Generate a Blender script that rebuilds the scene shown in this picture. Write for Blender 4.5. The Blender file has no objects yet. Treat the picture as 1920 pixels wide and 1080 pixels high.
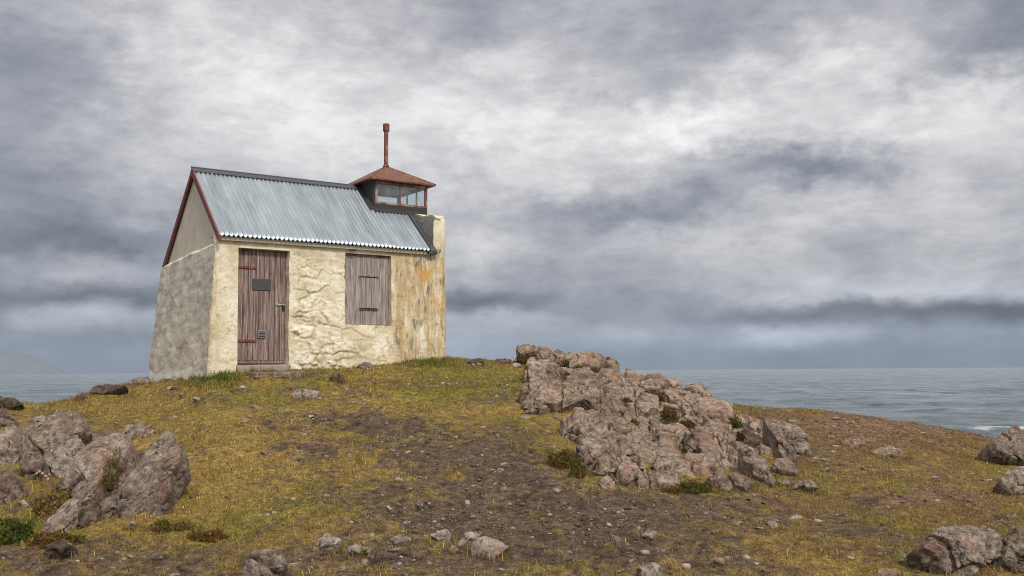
import bpy, bmesh, math, random
import numpy as np
from mathutils import Vector, Matrix

S = bpy.context.scene
COL = S.collection
rng = np.random.default_rng(7)
random.seed(7)

# ------------------------------------------------------------------ camera
F = 1800.0
PITCH = math.atan(153.5 / F)
ROLL = 0.0066
cp, sp = math.cos(PITCH), math.sin(PITCH)
cr, sr = math.cos(ROLL), math.sin(ROLL)
cam = bpy.data.cameras.new('camera')
cam.sensor_width = 36.0
cam.lens = F / 1920 * 36.0
cam.clip_start = 0.05
cam.clip_end = 90000
co = bpy.data.objects.new('camera', cam)
COL.objects.link(co)
R_ = Vector((cr, sr * sp, -sr * cp)); U_ = Vector((sr, -cr * sp, cr * cp)); Fw = Vector((0, cp, sp))
U_ = (U_ - Fw * U_.dot(Fw)).normalized(); R_ = Fw.cross(U_).normalized()
co.matrix_world = Matrix(((R_.x, U_.x, -Fw.x, 0), (R_.y, U_.y, -Fw.y, 0), (R_.z, U_.z, -Fw.z, 0), (0, 0, 0, 1)))
S.camera = co
S.render.resolution_x, S.render.resolution_y = 1024, 576
S.view_settings.view_transform = 'Standard'
S.view_settings.look = 'None'
S.view_settings.gamma = 1
S.view_settings.exposure = 0.72
S.cycles.filter_width = 0.95
S.cycles.max_bounces = 6
S.cycles.diffuse_bounces = 3
S.cycles.volume_bounces = 0
S.cycles.sample_clamp_indirect = 4

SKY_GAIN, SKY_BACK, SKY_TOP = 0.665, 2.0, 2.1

# sun: behind the cloud, behind the photographer, a little to the right
SUN_DIR = Vector((0.36, -0.74, 0.74)).normalized()
SUN_EL = math.asin(SUN_DIR.z)
SUN_AZ = math.atan2(SUN_DIR.x, SUN_DIR.y)
sun = bpy.data.lights.new('sun', 'SUN')
sun.energy = 1.5
sun.angle = math.radians(10)
sun.color = (1.0, 0.93, 0.82)
so = bpy.data.objects.new('sun', sun)
COL.objects.link(so)
so.rotation_euler = SUN_DIR.to_track_quat('Z', 'Y').to_euler()


# ------------------------------------------------------------------ node helper
class N:
    def __init__(s, tree):
        s.t = tree; s.n = tree.nodes; s.l = tree.links

    def new(s, typ, **kw):
        nd = s.n.new(typ)
        for k, v in kw.items():
            setattr(nd, k, v)
        return nd

    def put(s, sock, v):
        if hasattr(v, 'links') or isinstance(v, bpy.types.NodeSocket):
            s.l.new(v, sock)
        else:
            if sock.type == 'RGBA' and len(v) == 3:
                v = (*v, 1)
            sock.default_value = v

    def math(s, op, a, b=0.0, c=None, clamp=False):
        nd = s.new('ShaderNodeMath', operation=op, use_clamp=clamp)
        s.put(nd.inputs[0], a); s.put(nd.inputs[1], b)
        if c is not None: s.put(nd.inputs[2], c)
        return nd.outputs[0]

    def vmath(s, op, a, b=(0, 0, 0)):
        nd = s.new('ShaderNodeVectorMath', operation=op)
        s.put(nd.inputs[0], a); s.put(nd.inputs[1], b)
        return nd.outputs['Value'] if op in ('DOT_PRODUCT', 'LENGTH') else nd.outputs[0]

    def mapping(s, vec, scale=(1, 1, 1), loc=(0, 0, 0), rot=(0, 0, 0)):
        nd = s.new('ShaderNodeMapping')
        s.put(nd.inputs['Vector'], vec)
        nd.inputs['Scale'].default_value = scale; nd.inputs['Location'].default_value = loc; nd.inputs['Rotation'].default_value = rot
        return nd.outputs[0]

    def noise(s, vec, scale, detail=4, rough=0.55, dist=0.0, color=False):
        nd = s.new('ShaderNodeTexNoise')
        s.put(nd.inputs['Vector'], vec)
        nd.inputs['Scale'].default_value = scale; nd.inputs['Detail'].default_value = detail
        nd.inputs['Roughness'].default_value = rough; nd.inputs['Distortion'].default_value = dist
        return nd.outputs['Color' if color else 'Fac']

    def voro(s, vec, scale, feature='F1', out='Distance', rand=1.0):
        nd = s.new('ShaderNodeTexVoronoi', feature=feature)
        s.put(nd.inputs['Vector'], vec)
        nd.inputs['Scale'].default_value = scale
        nd.inputs['Randomness'].default_value = rand
        return nd.outputs[out]

    def ramp(s, fac, stops, interp='LINEAR'):
        nd = s.new('ShaderNodeValToRGB')
        cr_ = nd.color_ramp; cr_.interpolation = interp
        while len(cr_.elements) < len(stops): cr_.elements.new(0.5)
        for e, (p, c) in zip(cr_.elements, stops):
            e.position = p
            e.color = (c, c, c, 1) if isinstance(c, (int, float)) else (*c, 1)
        s.put(nd.inputs[0], fac)
        return nd.outputs[0]

    def mr(s, v, a, b, c=0.0, d=1.0, smooth=True):
        nd = s.new('ShaderNodeMapRange', interpolation_type='SMOOTHSTEP' if smooth else 'LINEAR')
        s.put(nd.inputs[0], v)
        for i, x in enumerate((a, b, c, d)): nd.inputs[i + 1].default_value = x
        return nd.outputs[0]

    def mix(s, fac, a, b, mode='MIX'):
        nd = s.new('ShaderNodeMix', data_type='RGBA', blend_type=mode)
        s.put(nd.inputs[0], fac); s.put(nd.inputs[6], a); s.put(nd.inputs[7], b)
        return nd.outputs[2]

    def bump(s, h, strength=0.5, dist=0.01, normal=None):
        nd = s.new('ShaderNodeBump')
        nd.inputs['Strength'].default_value = strength; nd.inputs['Distance'].default_value = dist
        s.put(nd.inputs['Height'], h)
        if normal is not None: s.put(nd.inputs['Normal'], normal)
        return nd.outputs[0]


def material(name, fn):
    m = bpy.data.materials.new(name)
    m.use_nodes = True
    t = m.node_tree
    t.nodes.clear()
    g = N(t)
    out = g.new('ShaderNodeOutputMaterial')
    b = g.new('ShaderNodeBsdfPrincipled')
    g.l.new(b.outputs[0], out.inputs[0])
    fn(g, b, out)
    return m


def P_(g):
    return g.new('ShaderNodeNewGeometry').outputs['Position']


def O_(g):
    return g.new('ShaderNodeTexCoord').outputs['Object']


def setp(g, b, **kw):
    for k, v in kw.items():
        g.put(b.inputs[k.replace('_', ' ')], v)


# ------------------------------------------------------------------ world: overcast sky
def srgb(v):
    v = v / 255.0
    return v / 12.92 if v <= 0.04045 else ((v + 0.055) / 1.055) ** 2.4


W = bpy.data.worlds.new('World')
S.world = W
W.use_nodes = True
W.node_tree.nodes.clear()
g = N(W.node_tree)
wo = g.new('ShaderNodeOutputWorld')
bg = g.new('ShaderNodeBackground')
bg.inputs[1].default_value = 0.10
g.l.new(bg.outputs[0], wo.inputs[0])
sky = g.new('ShaderNodeTexSky', sky_type='NISHITA')
sky.sun_disc = False
sky.sun_elevation = SUN_EL
sky.sun_rotation = SUN_AZ
d = g.vmath('NORMALIZE', g.new('ShaderNodeTexCoord').outputs['Generated'])
sep = g.new('ShaderNodeSeparateXYZ'); g.l.new(d, sep.inputs[0])
az = g.math('ARCTAN2', sep.outputs[0], sep.outputs[1])
el = g.math('ARCSINE', sep.outputs[2])
# cloud deck seen in perspective: coordinates on a flat layer overhead
inv = g.math('DIVIDE', 1.0, g.math('ADD', g.math('ABSOLUTE', sep.outputs[2]), 0.10))
comb = g.new('ShaderNodeCombineXYZ')
g.l.new(g.math('MULTIPLY', sep.outputs[0], inv), comb.inputs[0])
g.l.new(g.math('MULTIPLY', sep.outputs[1], inv), comb.inputs[1])
deck = comb.outputs[0]
# angular coordinates, clouds stretched along the horizon
ang = g.new('ShaderNodeCombineXYZ')
g.l.new(az, ang.inputs[0]); g.l.new(g.math('MULTIPLY', el, 1.6), ang.inputs[1])
w1 = g.noise(ang.outputs[0], 5.0, 6, 0.6, color=True)
w1s = g.new('ShaderNodeSeparateXYZ'); g.l.new(w1, w1s.inputs[0])
w2 = g.noise(ang.outputs[0], 22.0, 5, 0.6, color=True)
w2s = g.new('ShaderNodeSeparateXYZ'); g.l.new(w2, w2s.inputs[0])
damp = g.mr(el, 0.0, 0.22, 0.25, 1.0)
wx = g.math('ADD', g.math('MULTIPLY', g.math('SUBTRACT', w1s.outputs[0], 0.5), 0.16), g.math('MULTIPLY', g.math('SUBTRACT', w2s.outputs[0], 0.5), 0.11))
wy = g.math('MULTIPLY', damp, g.math('ADD', g.math('MULTIPLY', g.math('SUBTRACT', w1s.outputs[1], 0.5), 0.085), g.math('MULTIPLY', g.math('SUBTRACT', w2s.outputs[1], 0.5), 0.075)))
azw = g.math('ADD', az, wx)
elw = g.math('ADD', el, wy)
tz = g.math('ADD', g.math('MULTIPLY', azw, 1 / 1.4), 0.5)        # azimuth +-0.7 rad -> 0..1


def xz(x): return 0.5 + math.atan((x - 960) / 1800.0) / 1.4


BANDS = [   # elevation as a pixel row of the photograph's horizon frame, then (column, grey) pairs of cloud brightness
    (-120, [(0, 150), (300, 175), (700, 165), (1000, 165), (1300, 150), (1600, 150), (1900, 145)]),
    (30, [(0, 165), (150, 182), (300, 203), (500, 203), (680, 190), (850, 168), (1000, 184), (1150, 172), (1300, 158), (1450, 160), (1600, 170), (1750, 172), (1870, 148)]),
    (140, [(0, 150), (150, 172), (300, 215), (600, 222), (800, 206), (950, 206), (1100, 190), (1220, 172), (1330, 178), (1450, 205), (1600, 212), (1740, 168), (1870, 142)]),
    (235, [(0, 150), (110, 160), (300, 205), (500, 219), (700, 217), (900, 218), (1100, 226), (1300, 228), (1500, 222), (1700, 220), (1870, 212)]),
    (325, [(0, 152), (200, 175), (400, 200), (900, 200), (1100, 202), (1280, 170), (1400, 150), (1560, 138), (1660, 148), (1740, 190), (1870, 198)]),
    (400, [(0, 146), (150, 150), (260, 168), (860, 186), (1000, 168), (1130, 150), (1260, 136), (1370, 176), (1500, 200), (1680, 186), (1870, 192)]),
    (470, [(0, 126), (150, 120), (260, 128), (850, 196), (960, 186), (1080, 172), (1250, 190), (1420, 188), (1600, 172), (1720, 180), (1870, 182)]),
    (520, [(0, 156), (110, 168), (260, 160), (860, 172), (960, 152), (1100, 164), (1300, 176), (1450, 172), (1600, 176), (1870, 178)]),
    (562, [(0, 132), (150, 124), (270, 124), (850, 124), (950, 128), (1080, 146), (1300, 156), (1500, 176), (1700, 176), (1870, 170)]),
    (596, [(0, 140), (90, 158), (200, 172), (280, 164), (860, 170), (960, 166), (1100, 150), (1300, 146), (1450, 132), (1650, 124), (1870, 112)]),
    (632, [(0, 150), (200, 142), (280, 144), (860, 166), (1000, 158), (1150, 170), (1300, 156), (1430, 182), (1560, 174), (1680, 148), (1870, 150)]),
    (672, [(0, 150), (280, 146), (860, 160), (1100, 146), (1400, 142), (1900, 138)]),
]
bands = []
for y, stops in BANDS:
    st = [(xz(x), srgb(v if y < 550 else 148 + (v - 148) * 1.5)) for x, v in stops]
    bands.append((math.atan((693 - y) / 1800.0), g.ramp(tz, st, 'CARDINAL')))
bands = bands[::-1]
val = bands[0][1]
for (e0, _), (e1, c1) in zip(bands[:-1], bands[1:]):
    val = g.mix(g.mr(elw, e0, e1), val, c1)
bw = g.new('ShaderNodeRGBToBW'); g.l.new(val, bw.inputs[0])
lum = bw.outputs[0]
# fine cloud texture
f1 = g.noise(g.mapping(ang.outputs[0], scale=(1, 1.15, 1)), 8.0, 12, 0.64, 0.15)
f2 = g.noise(deck, 2.6, 8, 0.6, 0.4)
f3 = g.noise(g.mapping(ang.outputs[0], scale=(1, 1.9, 1)), 34.0, 8, 0.66, 0.2)
tex = g.math('ADD', g.math('MULTIPLY', g.math('SUBTRACT', f3, 0.5), 0.40), g.math('ADD', g.math('MULTIPLY', g.math('SUBTRACT', f1, 0.5), 0.46), g.math('MULTIPLY', g.math('SUBTRACT', g.mr(f1, 0.40, 0.60), 0.5), 0.16)))
tex = g.math('ADD', tex, g.math('MULTIPLY', g.math('SUBTRACT', f2, 0.5), 0.18))
lum = g.math('MULTIPLY', lum, g.math('ADD', 1.0, g.math('MULTIPLY', tex, g.mr(el, 0.0, 0.12, 0.7, 1.0))))
# colour of the cloud follows its thickness; bluer low over the sea
hue = g.ramp(lum, [(0.0, (0.78, 0.92, 1.22)), (0.20, (0.87, 0.96, 1.15)), (0.42, (0.985, 0.985, 1.055)), (0.62, (1.0, 0.997, 1.0)), (1.0, (1.0, 1.0, 1.0))])
hue = g.mix(g.mr(el, 0.0, 0.11, 0.75, 0.0), hue, (0.80, 0.95, 1.22))
hue = g.mix(g.mr(el, 0.36, 0.6), hue, (1.04, 0.99, 0.93))
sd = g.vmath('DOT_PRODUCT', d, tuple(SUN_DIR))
boost = g.math('MULTIPLY', g.mr(sd, 0.0, 1.0, 1.0, SKY_BACK), g.mr(el, 0.40, 0.9, 1.0, SKY_TOP))  # clouds out of view brightened, added to raise the light on the scene
scl = g.new('ShaderNodeVectorMath', operation='SCALE')
g.l.new(hue, scl.inputs[0])
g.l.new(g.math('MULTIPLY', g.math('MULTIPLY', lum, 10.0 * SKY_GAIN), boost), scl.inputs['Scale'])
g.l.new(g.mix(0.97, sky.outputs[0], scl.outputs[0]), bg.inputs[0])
W.cycles.sampling_method = 'MANUAL'
W.cycles.sample_map_resolution = 512

# ------------------------------------------------------------------ numpy noise and mesh helpers
def _hash(ix, iy, iz, seed):
    h = (ix * 374761393 + iy * 668265263 + iz * 2147483647 + seed * 974711) & 0xFFFFFFFF
    h = ((h ^ (h >> 13)) * 1274126177) & 0xFFFFFFFF
    h = ((h ^ (h >> 15)) * 2246822519) & 0xFFFFFFFF
    return ((h ^ (h >> 16)) & 0xFFFFFF) / float(0xFFFFFF)


def vnoise(p, seed=0):
    p = np.asarray(p, float)
    if p.shape[-1] == 2: p = np.concatenate([p, np.zeros(p.shape[:-1] + (1,))], -1)
    i = np.floor(p).astype(np.int64); f = p - i
    f = f * f * (3 - 2 * f)
    r = 0
    for dx in (0, 1):
        wx_ = f[..., 0] if dx else 1 - f[..., 0]
        for dy in (0, 1):
            wy_ = f[..., 1] if dy else 1 - f[..., 1]
            for dz in (0, 1):
                wz_ = f[..., 2] if dz else 1 - f[..., 2]
                r = r + wx_ * wy_ * wz_ * _hash(i[..., 0] + dx, i[..., 1] + dy, i[..., 2] + dz, seed)
    return r * 2 - 1


def fbm(p, octaves=4, seed=0, gain=0.5):
    p = np.asarray(p, float); a = 1.0; r = 0; t = 0
    for k in range(octaves):
        r = r + a * vnoise(p * (2.03 ** k) + 13.7 * k, seed + k); t += a; a *= gain
    return r / t


def voro2(p, seed=0):
    """F1, F2, cell id for 2-D points."""
    i = np.floor(p).astype(np.int64)
    f1 = np.full(p.shape[0], 9.0); f2 = np.full(p.shape[0], 9.0); cid = np.zeros(p.shape[0])
    for dx in (-1, 0, 1):
        for dy in (-1, 0, 1):
            cx = i[:, 0] + dx; cy = i[:, 1] + dy; z = np.zeros_like(cx)
            qx = cx + 0.1 + 0.8 * _hash(cx, cy, z, seed); qy = cy + 0.1 + 0.8 * _hash(cx, cy, z, seed + 5)
            dd = np.hypot(p[:, 0] - qx, p[:, 1] - qy); h = _hash(cx, cy, z, seed + 9)
            m = dd < f1
            f2 = np.where(m, f1, np.minimum(f2, dd)); cid = np.where(m, h, cid); f1 = np.where(m, dd, f1)
    return f1, f2, cid


def np_mesh(name, verts, faces, smooth=True, attrs=None):
    """verts (n,3); faces (m,k) with one k."""
    me = bpy.data.meshes.new(name)
    verts = np.ascontiguousarray(verts, np.float32); faces = np.ascontiguousarray(faces, np.int32)
    k = faces.shape[1]
    me.vertices.add(len(verts)); me.vertices.foreach_set('co', verts.ravel())
    me.loops.add(faces.size); me.loops.foreach_set('vertex_index', faces.ravel())
    me.polygons.add(len(faces)); me.polygons.foreach_set('loop_start', np.arange(len(faces), dtype=np.int32) * k)
    me.update(calc_edges=True)
    if smooth: me.polygons.foreach_set('use_smooth', np.ones(len(faces), bool))
    for an, (typ, data) in (attrs or {}).items():
        a = me.attributes.new(an, typ, 'POINT')
        a.data.foreach_set('color' if 'COLOR' in typ else 'value', np.ascontiguousarray(data, np.float32).ravel())
    me.validate()
    return me


def link(name, me, mat, parent=None, loc=None):
    o = bpy.data.objects.new(name, me)
    if mat is not None and me is not None and not me.materials: me.materials.append(mat)
    COL.objects.link(o)
    if parent is not None: o.parent = parent
    if loc is not None: o.location = loc
    return o


def tag(o, label=None, cat=None, group=None, kind=None):
    for k, v in (('label', label), ('category', cat), ('group', group), ('kind', kind)):
        if v: o[k] = v
    return o


def empty(name, loc=(0, 0, 0), rz=0):
    o = bpy.data.objects.new(name, None)
    o.location = loc; o.rotation_euler = (0, 0, rz); o.empty_display_size = 0.2
    COL.objects.link(o)
    return o


class MB:
    """collects boxes, prisms and tubes into one mesh"""
    def __init__(s): s.bm = bmesh.new()

    def box(s, a, b, bevel=0.0):
        a = Vector(a); b = Vector(b)
        r = bmesh.ops.create_cube(s.bm, size=1)
        c = (a + b) / 2; dlt = b - a
        for v in r['verts']:
            v.co = Vector((v.co.x * dlt.x, v.co.y * dlt.y, v.co.z * dlt.z)) + c
        if bevel:
            es = list({e for v in r['verts'] for e in v.link_edges})
            bmesh.ops.bevel(s.bm, geom=es, offset=bevel, segments=2, affect='EDGES', profile=0.5)
        return s

    def prism(s, poly, d):
        """closed polygon (3-D points) extruded by vector d"""
        d = Vector(d); v0 = [s.bm.verts.new(p) for p in poly]; v1 = [s.bm.verts.new(Vector(p) + d) for p in poly]
        n = len(poly)
        s.bm.faces.new(v0[::-1]); s.bm.faces.new(v1)
        for i in range(n): s.bm.faces.new((v0[i], v0[(i + 1) % n], v1[(i + 1) % n], v1[i]))
        return s

    def tube(s, a, b, r0, r1=None, n=20):
        a = Vector(a); b = Vector(b); r1 = r0 if r1 is None else r1
        q = (b - a).to_track_quat('Z', 'Y').to_matrix()
        lo, hi = [], []
        for i in range(n):
            t = 2 * math.pi * i / n; e = q @ Vector((math.cos(t), math.sin(t), 0))
            lo.append(s.bm.verts.new(a + e * r0)); hi.append(s.bm.verts.new(b + e * r1))
        s.bm.faces.new(lo[::-1]); s.bm.faces.new(hi)
        for i in range(n): s.bm.faces.new((lo[i], lo[(i + 1) % n], hi[(i + 1) % n], hi[i]))
        return s

    def dome(s, c, r, n=8):
        q = bmesh.ops.create_icosphere(s.bm, subdivisions=1, radius=r)
        for v in q['verts']: v.co += Vector(c)
        return s

    def build(s, name, mat, parent=None, smooth=False):
        bmesh.ops.recalc_face_normals(s.bm, faces=s.bm.faces[:])
        me = bpy.data.meshes.new(name); s.bm.to_mesh(me); s.bm.free()
        if smooth:
            for p in me.polygons: p.use_smooth = True
            me.set_sharp_from_angle(angle=math.radians(40))
        return link(name, me, mat, parent)


def grid_faces(nr, nc, keep=None):
    i = np.arange(nr * nc).reshape(nr, nc)
    f = np.stack([i[:-1, :-1], i[:-1, 1:], i[1:, 1:], i[1:, :-1]], -1)
    return f[keep] if keep is not None else f.reshape(-1, 4)


# ------------------------------------------------------------------ pixel <-> world (photo pixels, 1920 wide)
def rays(x, y):
    x = np.asarray(x, float) - 960; y = np.asarray(y, float) - 540
    X = x * cr - y * sr; Y = x * sr + y * cr
    return np.stack([X, F * cp + Y * sp, F * sp - Y * cp], -1)


def project(P):
    P = np.asarray(P, float)
    dd = P[..., 1] * cp + P[..., 2] * sp; uu = -P[..., 1] * sp + P[..., 2] * cp
    X = F * P[..., 0] / dd; Y = -F * uu / dd
    return 960 + X * cr + Y * sr, 540 - X * sr + Y * cr


# ------------------------------------------------------------------ terrain height
HOUSE = Vector((-4.685, 15.065, -0.072)); TH = 0.603
HU = np.array([math.cos(TH), math.sin(TH)]); HV = np.array([-math.sin(TH), math.cos(TH)])
#        column, crest row, crest distance, where it starts to fall away
CREST = np.array([(-500, 768, 15, 16), (0, 758, 15, 15.2), (90, 759, 15.5, 15.6), (150, 746, 15.8, 16), (180, 738, 16, 16.4), (230, 723, 17, 17.8), (288, 709, 18.2, 20),
                  (340, 706, 16.6, 21), (388, 703, 15.1, 21), (540, 692, 15.7, 22), (650, 691, 16.3, 22), (745, 682, 16.85, 22), (838, 672, 17.4, 21), (900, 677, 18, 18.6),
                  (970, 679, 18, 18.4), (1100, 690, 17.5, 18), (1180, 706, 17, 17.5), (1330, 750, 17, 17.3), (1400, 763, 17, 17.3), (1500, 769, 17.5, 17.7),
                  (1600, 779, 17.5, 17.7), (1700, 792, 17.5, 17.7), (1750, 800, 17.5, 17.7), (1840, 823, 17, 17.2), (1920, 840, 16.5, 16.8), (2500, 890, 15, 15.4)], float)
SEA_Z = -13.0
SMX = np.arange(-500, 2501, 20.0)
_yc = np.interp(SMX, CREST[:, 0], CREST[:, 1]); _dc = np.interp(SMX, CREST[:, 0], CREST[:, 2])
_s = (1.53 - (_yc - 693.5 + (SMX - 960) * ROLL) / F * _dc) / (_dc - 7)
_k = np.exp(-(np.arange(-20, 21) / 8.0) ** 2); _k /= _k.sum()
SMS = np.convolve(np.pad(_s, 20, 'edge'), _k, 'valid')


def ground(x, y, detail=True):
    x = np.asarray(x, float); y = np.asarray(y, float)
    d = np.maximum(y, 0.3)
    px = 960 + F * x / d
    yc = np.interp(px, CREST[:, 0], CREST[:, 1]); dc = np.interp(px, CREST[:, 0], CREST[:, 2]); df = np.interp(px, CREST[:, 0], CREST[:, 3])
    yh = 540 + 153.5 - (px - 960) * ROLL
    zc = -(yc - yh) / F * dc
    s = (zc + 1.53) / (dc - 7)
    sm = np.interp(px, SMX, SMS)
    t = np.clip((d - 9) / np.maximum(dc - 9.5, 1), 0, 1)
    s = sm + (s - sm) * t * t * (3 - 2 * t)
    z = np.where(d < 7, -1.53 + sm * (d - 7) * 0.35, -1.53 + s * (d - 7))
    z = np.where(d > dc, zc + 0.01 * (d - dc), z)
    t = np.maximum(d - df, 0)
    z = z - np.where(t < 4, 0.13 * t * t, 0.13 * 16 + 1.04 * (t - 4))
    if detail:
        p = np.stack([x, y], -1)
        k = np.clip((d - 3) / 3, 0.3, 1)
        n = 0.055 * fbm(p * 0.9, 3, 3) + 0.045 * fbm(p * 3.1, 3, 11) + 0.012 * fbm(p * 11, 3, 21)
        far = np.clip((d - df + 2.5) / 2.5, 0, 1)
        z = z + n * k * (1 - 0.35 * far)
    return np.maximum(z, SEA_Z - 3)


def ground_hit(px, py):
    r = rays(px, py); r = r / r[1]
    dd = np.linspace(4.5, 24, 1500)
    z = ground(r[0] * dd, dd, False)
    below = np.where(r[2] * dd <= z)[0]
    t = dd[below[0]] if len(below) else np.interp(px, CREST[:, 0], CREST[:, 2]) - 0.2
    return np.array([r[0] * t, t, r[2] * t])


# ------------------------------------------------------------------ plant cover: 1 = turf, 0 = bare soil; tints by place
def blob(px, py, cx, cy, sx, sy): return np.exp(-(((px - cx) / sx) ** 2 + ((py - cy) / sy) ** 2))


def cover(x, y, z):
    p = np.stack([x, y], -1)
    px, py = project(np.stack([x, y, z], -1))
    soil = 0.55 * blob(px, py, 560, 790, 130, 16) + 0.6 * blob(px, py, 700, 795, 130, 24) + 0.95 * blob(px, py, 850, 850, 170, 36) \
        + 0.9 * blob(px, py, 1010, 885, 170, 40) + 1.0 * blob(px, py, 1150, 985, 430, 80) + 0.15 * blob(px, py, 750, 880, 300, 60) + 0.5 * blob(px, py, 1000, 1000, 380, 60) + 0.7 * blob(px, py, 800, 1060, 240, 45) \
        + 1.1 * blob(px, py, 1600, 800, 300, 48) + 0.6 * blob(px, py, 1750, 930, 200, 28) + 0.8 * blob(px, py, 400, 1060, 160, 30) + 0.5 * blob(px, py, 1350, 1060, 200, 50) \
        + 0.5 * blob(px, py, 120, 900, 40, 40) + 0.8 * blob(px, py, 300, 1055, 420, 38)
    n = fbm(p * 1.3, 4, 31)
    n2 = fbm(p * 5.0, 3, 37)
    return np.clip(0.72 - 0.50 * np.minimum(soil, 1.15) + 0.50 * n + 0.42 * n2 + 0.50 * fbm(p * 15.0, 3, 39), 0, 1), px, py


ROCKY = [[(985, 670), (1100, 672), (1180, 700), (1320, 745), (1420, 795), (1510, 840), (1450, 880), (1340, 900), (1150, 900), (1110, 855), (1065, 800), (1050, 750), (985, 720)],
         [(120, 890), (190, 830), (290, 805), (335, 850), (310, 920), (270, 955), (180, 985), (100, 990)], [(-40, 815), (60, 800), (150, 795), (150, 850), (100, 880), (30, 930), (-40, 930)]]


def on_rock(px, py):
    res = np.zeros(px.shape, bool)
    for poly in ROCKY:
        ins = np.zeros(px.shape, bool)
        for (ax, ay), (bx, by) in zip(poly, poly[1:] + poly[:1]):
            ins ^= ((ay > py) != (by > py)) & (px < (bx - ax) * (py - ay) / (by - ay + 1e-9) + ax)
        res |= ins
    return res


def tint(x, y, px, py):
    """weights of the turf colours: green, straw, brown, rust"""
    p = np.stack([x, y], -1)
    a = fbm(p * 0.9 + 5, 4, 41); b = fbm(p * 2.3 + 9, 4, 43); c = fbm(p * 4.1, 3, 47)
    green = 0.30 + 0.7 * a + 0.5 * b + 0.30 * blob(px, py, 760, 720, 280, 45) + 0.8 * blob(px, py, 950, 725, 60, 20) + 0.75 * blob(px, py, 400, 716, 60, 14) + 0.6 * blob(px, py, 480, 694, 40, 12) \
        + 0.7 * blob(px, py, 60, 990, 120, 40) + 0.5 * blob(px, py, 360, 1000, 120, 30) + 0.25 * blob(px, py, 1650, 880, 220, 25) + 0.7 * blob(px, py, 800, 682, 60, 8) - 0.5 * blob(px, py, 1600, 800, 300, 40)
    straw = 0.60 - 0.5 * a + 0.6 * c + 0.35 * blob(px, py, 400, 850, 260, 90) - 0.3 * blob(px, py, 1600, 810, 300, 60)
    brown = 0.34 - 0.4 * b + 1.1 * blob(px, py, 1620, 815, 320, 55) + 0.35 * blob(px, py, 1150, 980, 400, 80) + 0.45 * blob(px, py, 1650, 980, 420, 90) + 0.55 * blob(px, py, 400, 1050, 420, 50) + 0.25 * blob(px, py, 1800, 960, 200, 60)
    rust = -0.12 + 0.55 * c * b * 2 + 0.5 * blob(px, py, 1800, 955, 120, 40) + 0.45 * blob(px, py, 300, 965, 130, 35) + 0.3 * blob(px, py, 420, 870, 160, 50) + 0.35 * blob(px, py, 1330, 900, 120, 20)
    w = np.clip(np.stack([green, straw, brown, rust], -1), 0.0, None) + 0.04
    w = w ** 1.6
    return w / w.sum(-1, keepdims=True)


TURF = np.array([(0.195, 0.182, 0.026), (0.345, 0.238, 0.070), (0.155, 0.092, 0.042), (0.285, 0.115, 0.030)])
SOIL = np.array((0.086, 0.060, 0.043))

# terrain sheet, finer near the photographer
az_ = np.linspace(-0.80, 0.80, 900)
dd_ = np.concatenate([np.geomspace(1.2, 6.0, 70)[:-1], np.geomspace(6.0, 26.0, 620), np.geomspace(26.3, 60, 40)])
A_, D_ = np.meshgrid(az_, dd_)
tx = (D_ * np.tan(A_)).ravel(); ty = D_.ravel()
tz_ = ground(tx, ty)
cv, tpx, tpy = cover(tx, ty, tz_)
tw = tint(tx, ty, tpx, tpy)
ph = np.stack([tx, ty], -1)
turfcol = tw @ TURF
k = np.clip((cv - 0.22) / 0.55, 0, 1)[:, None]
stone_tint = np.clip(fbm(ph * 9, 3, 71) * 0.8 + 0.5, 0, 1)[:, None]
rusty_ = np.clip(blob(tpx, tpy, 1620, 815, 360, 70) + 0.5 * blob(tpx, tpy, 1750, 930, 300, 60), 0, 1)[:, None]
soilcol = (SOIL * (1 - rusty_) + np.array((0.150, 0.092, 0.056)) * rusty_) * (0.65 + 0.9 * stone_tint)
tcol = soilcol * (1 - k) + turfcol * k * 0.80
tz_ = tz_ + 0.016 * k[:, 0] * (0.6 + fbm(ph * 16, 3, 77)) * np.clip((ty - 3) / 3, 0, 1)
tcol4 = np.concatenate([tcol, np.ones((len(tcol), 1))], 1)


def m_ground(g, b, out):
    at = g.new('ShaderNodeAttribute', attribute_name='soilcol')
    p = P_(g)
    n1 = g.noise(p, 14, 8, 0.7)
    n2 = g.noise(p, 60, 6, 0.7)
    n3 = g.voro(p, 46)
    c = g.mix(1.0, at.outputs['Color'], g.ramp(n1, [(0.28, 0.30), (0.5, 0.95), (0.72, 1.8)]), 'MULTIPLY')
    c = g.mix(1.0, c, g.ramp(n2, [(0.3, 0.35), (0.5, 1.0), (0.7, 1.8)]), 'MULTIPLY')
    peb = g.math('MULTIPLY', g.mr(n3, 0.0, 0.30, 1, 0), g.mr(g.noise(p, 5, 4), 0.5, 0.62))
    c = g.mix(g.math('MULTIPLY', peb, 0.5), c, (0.24, 0.19, 0.155))
    h = g.math('ADD', g.math('MULTIPLY', n1, 0.6), g.math('ADD', g.math('MULTIPLY', n2, 0.35), g.math('MULTIPLY', peb, 0.3)))
    setp(g, b, Base_Color=c, Roughness=0.95, Normal=g.bump(h, 0.9, 0.035))
    b.inputs['Specular IOR Level'].default_value = 0.15


M = {}
M['ground'] = material('ground', m_ground)
gme = np_mesh('ground', np.stack([tx, ty, tz_], -1), grid_faces(len(dd_), len(az_)), True, {'soilcol': ('FLOAT_COLOR', tcol4)})
tag(link('ground', gme, M['ground']), kind='structure')


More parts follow.
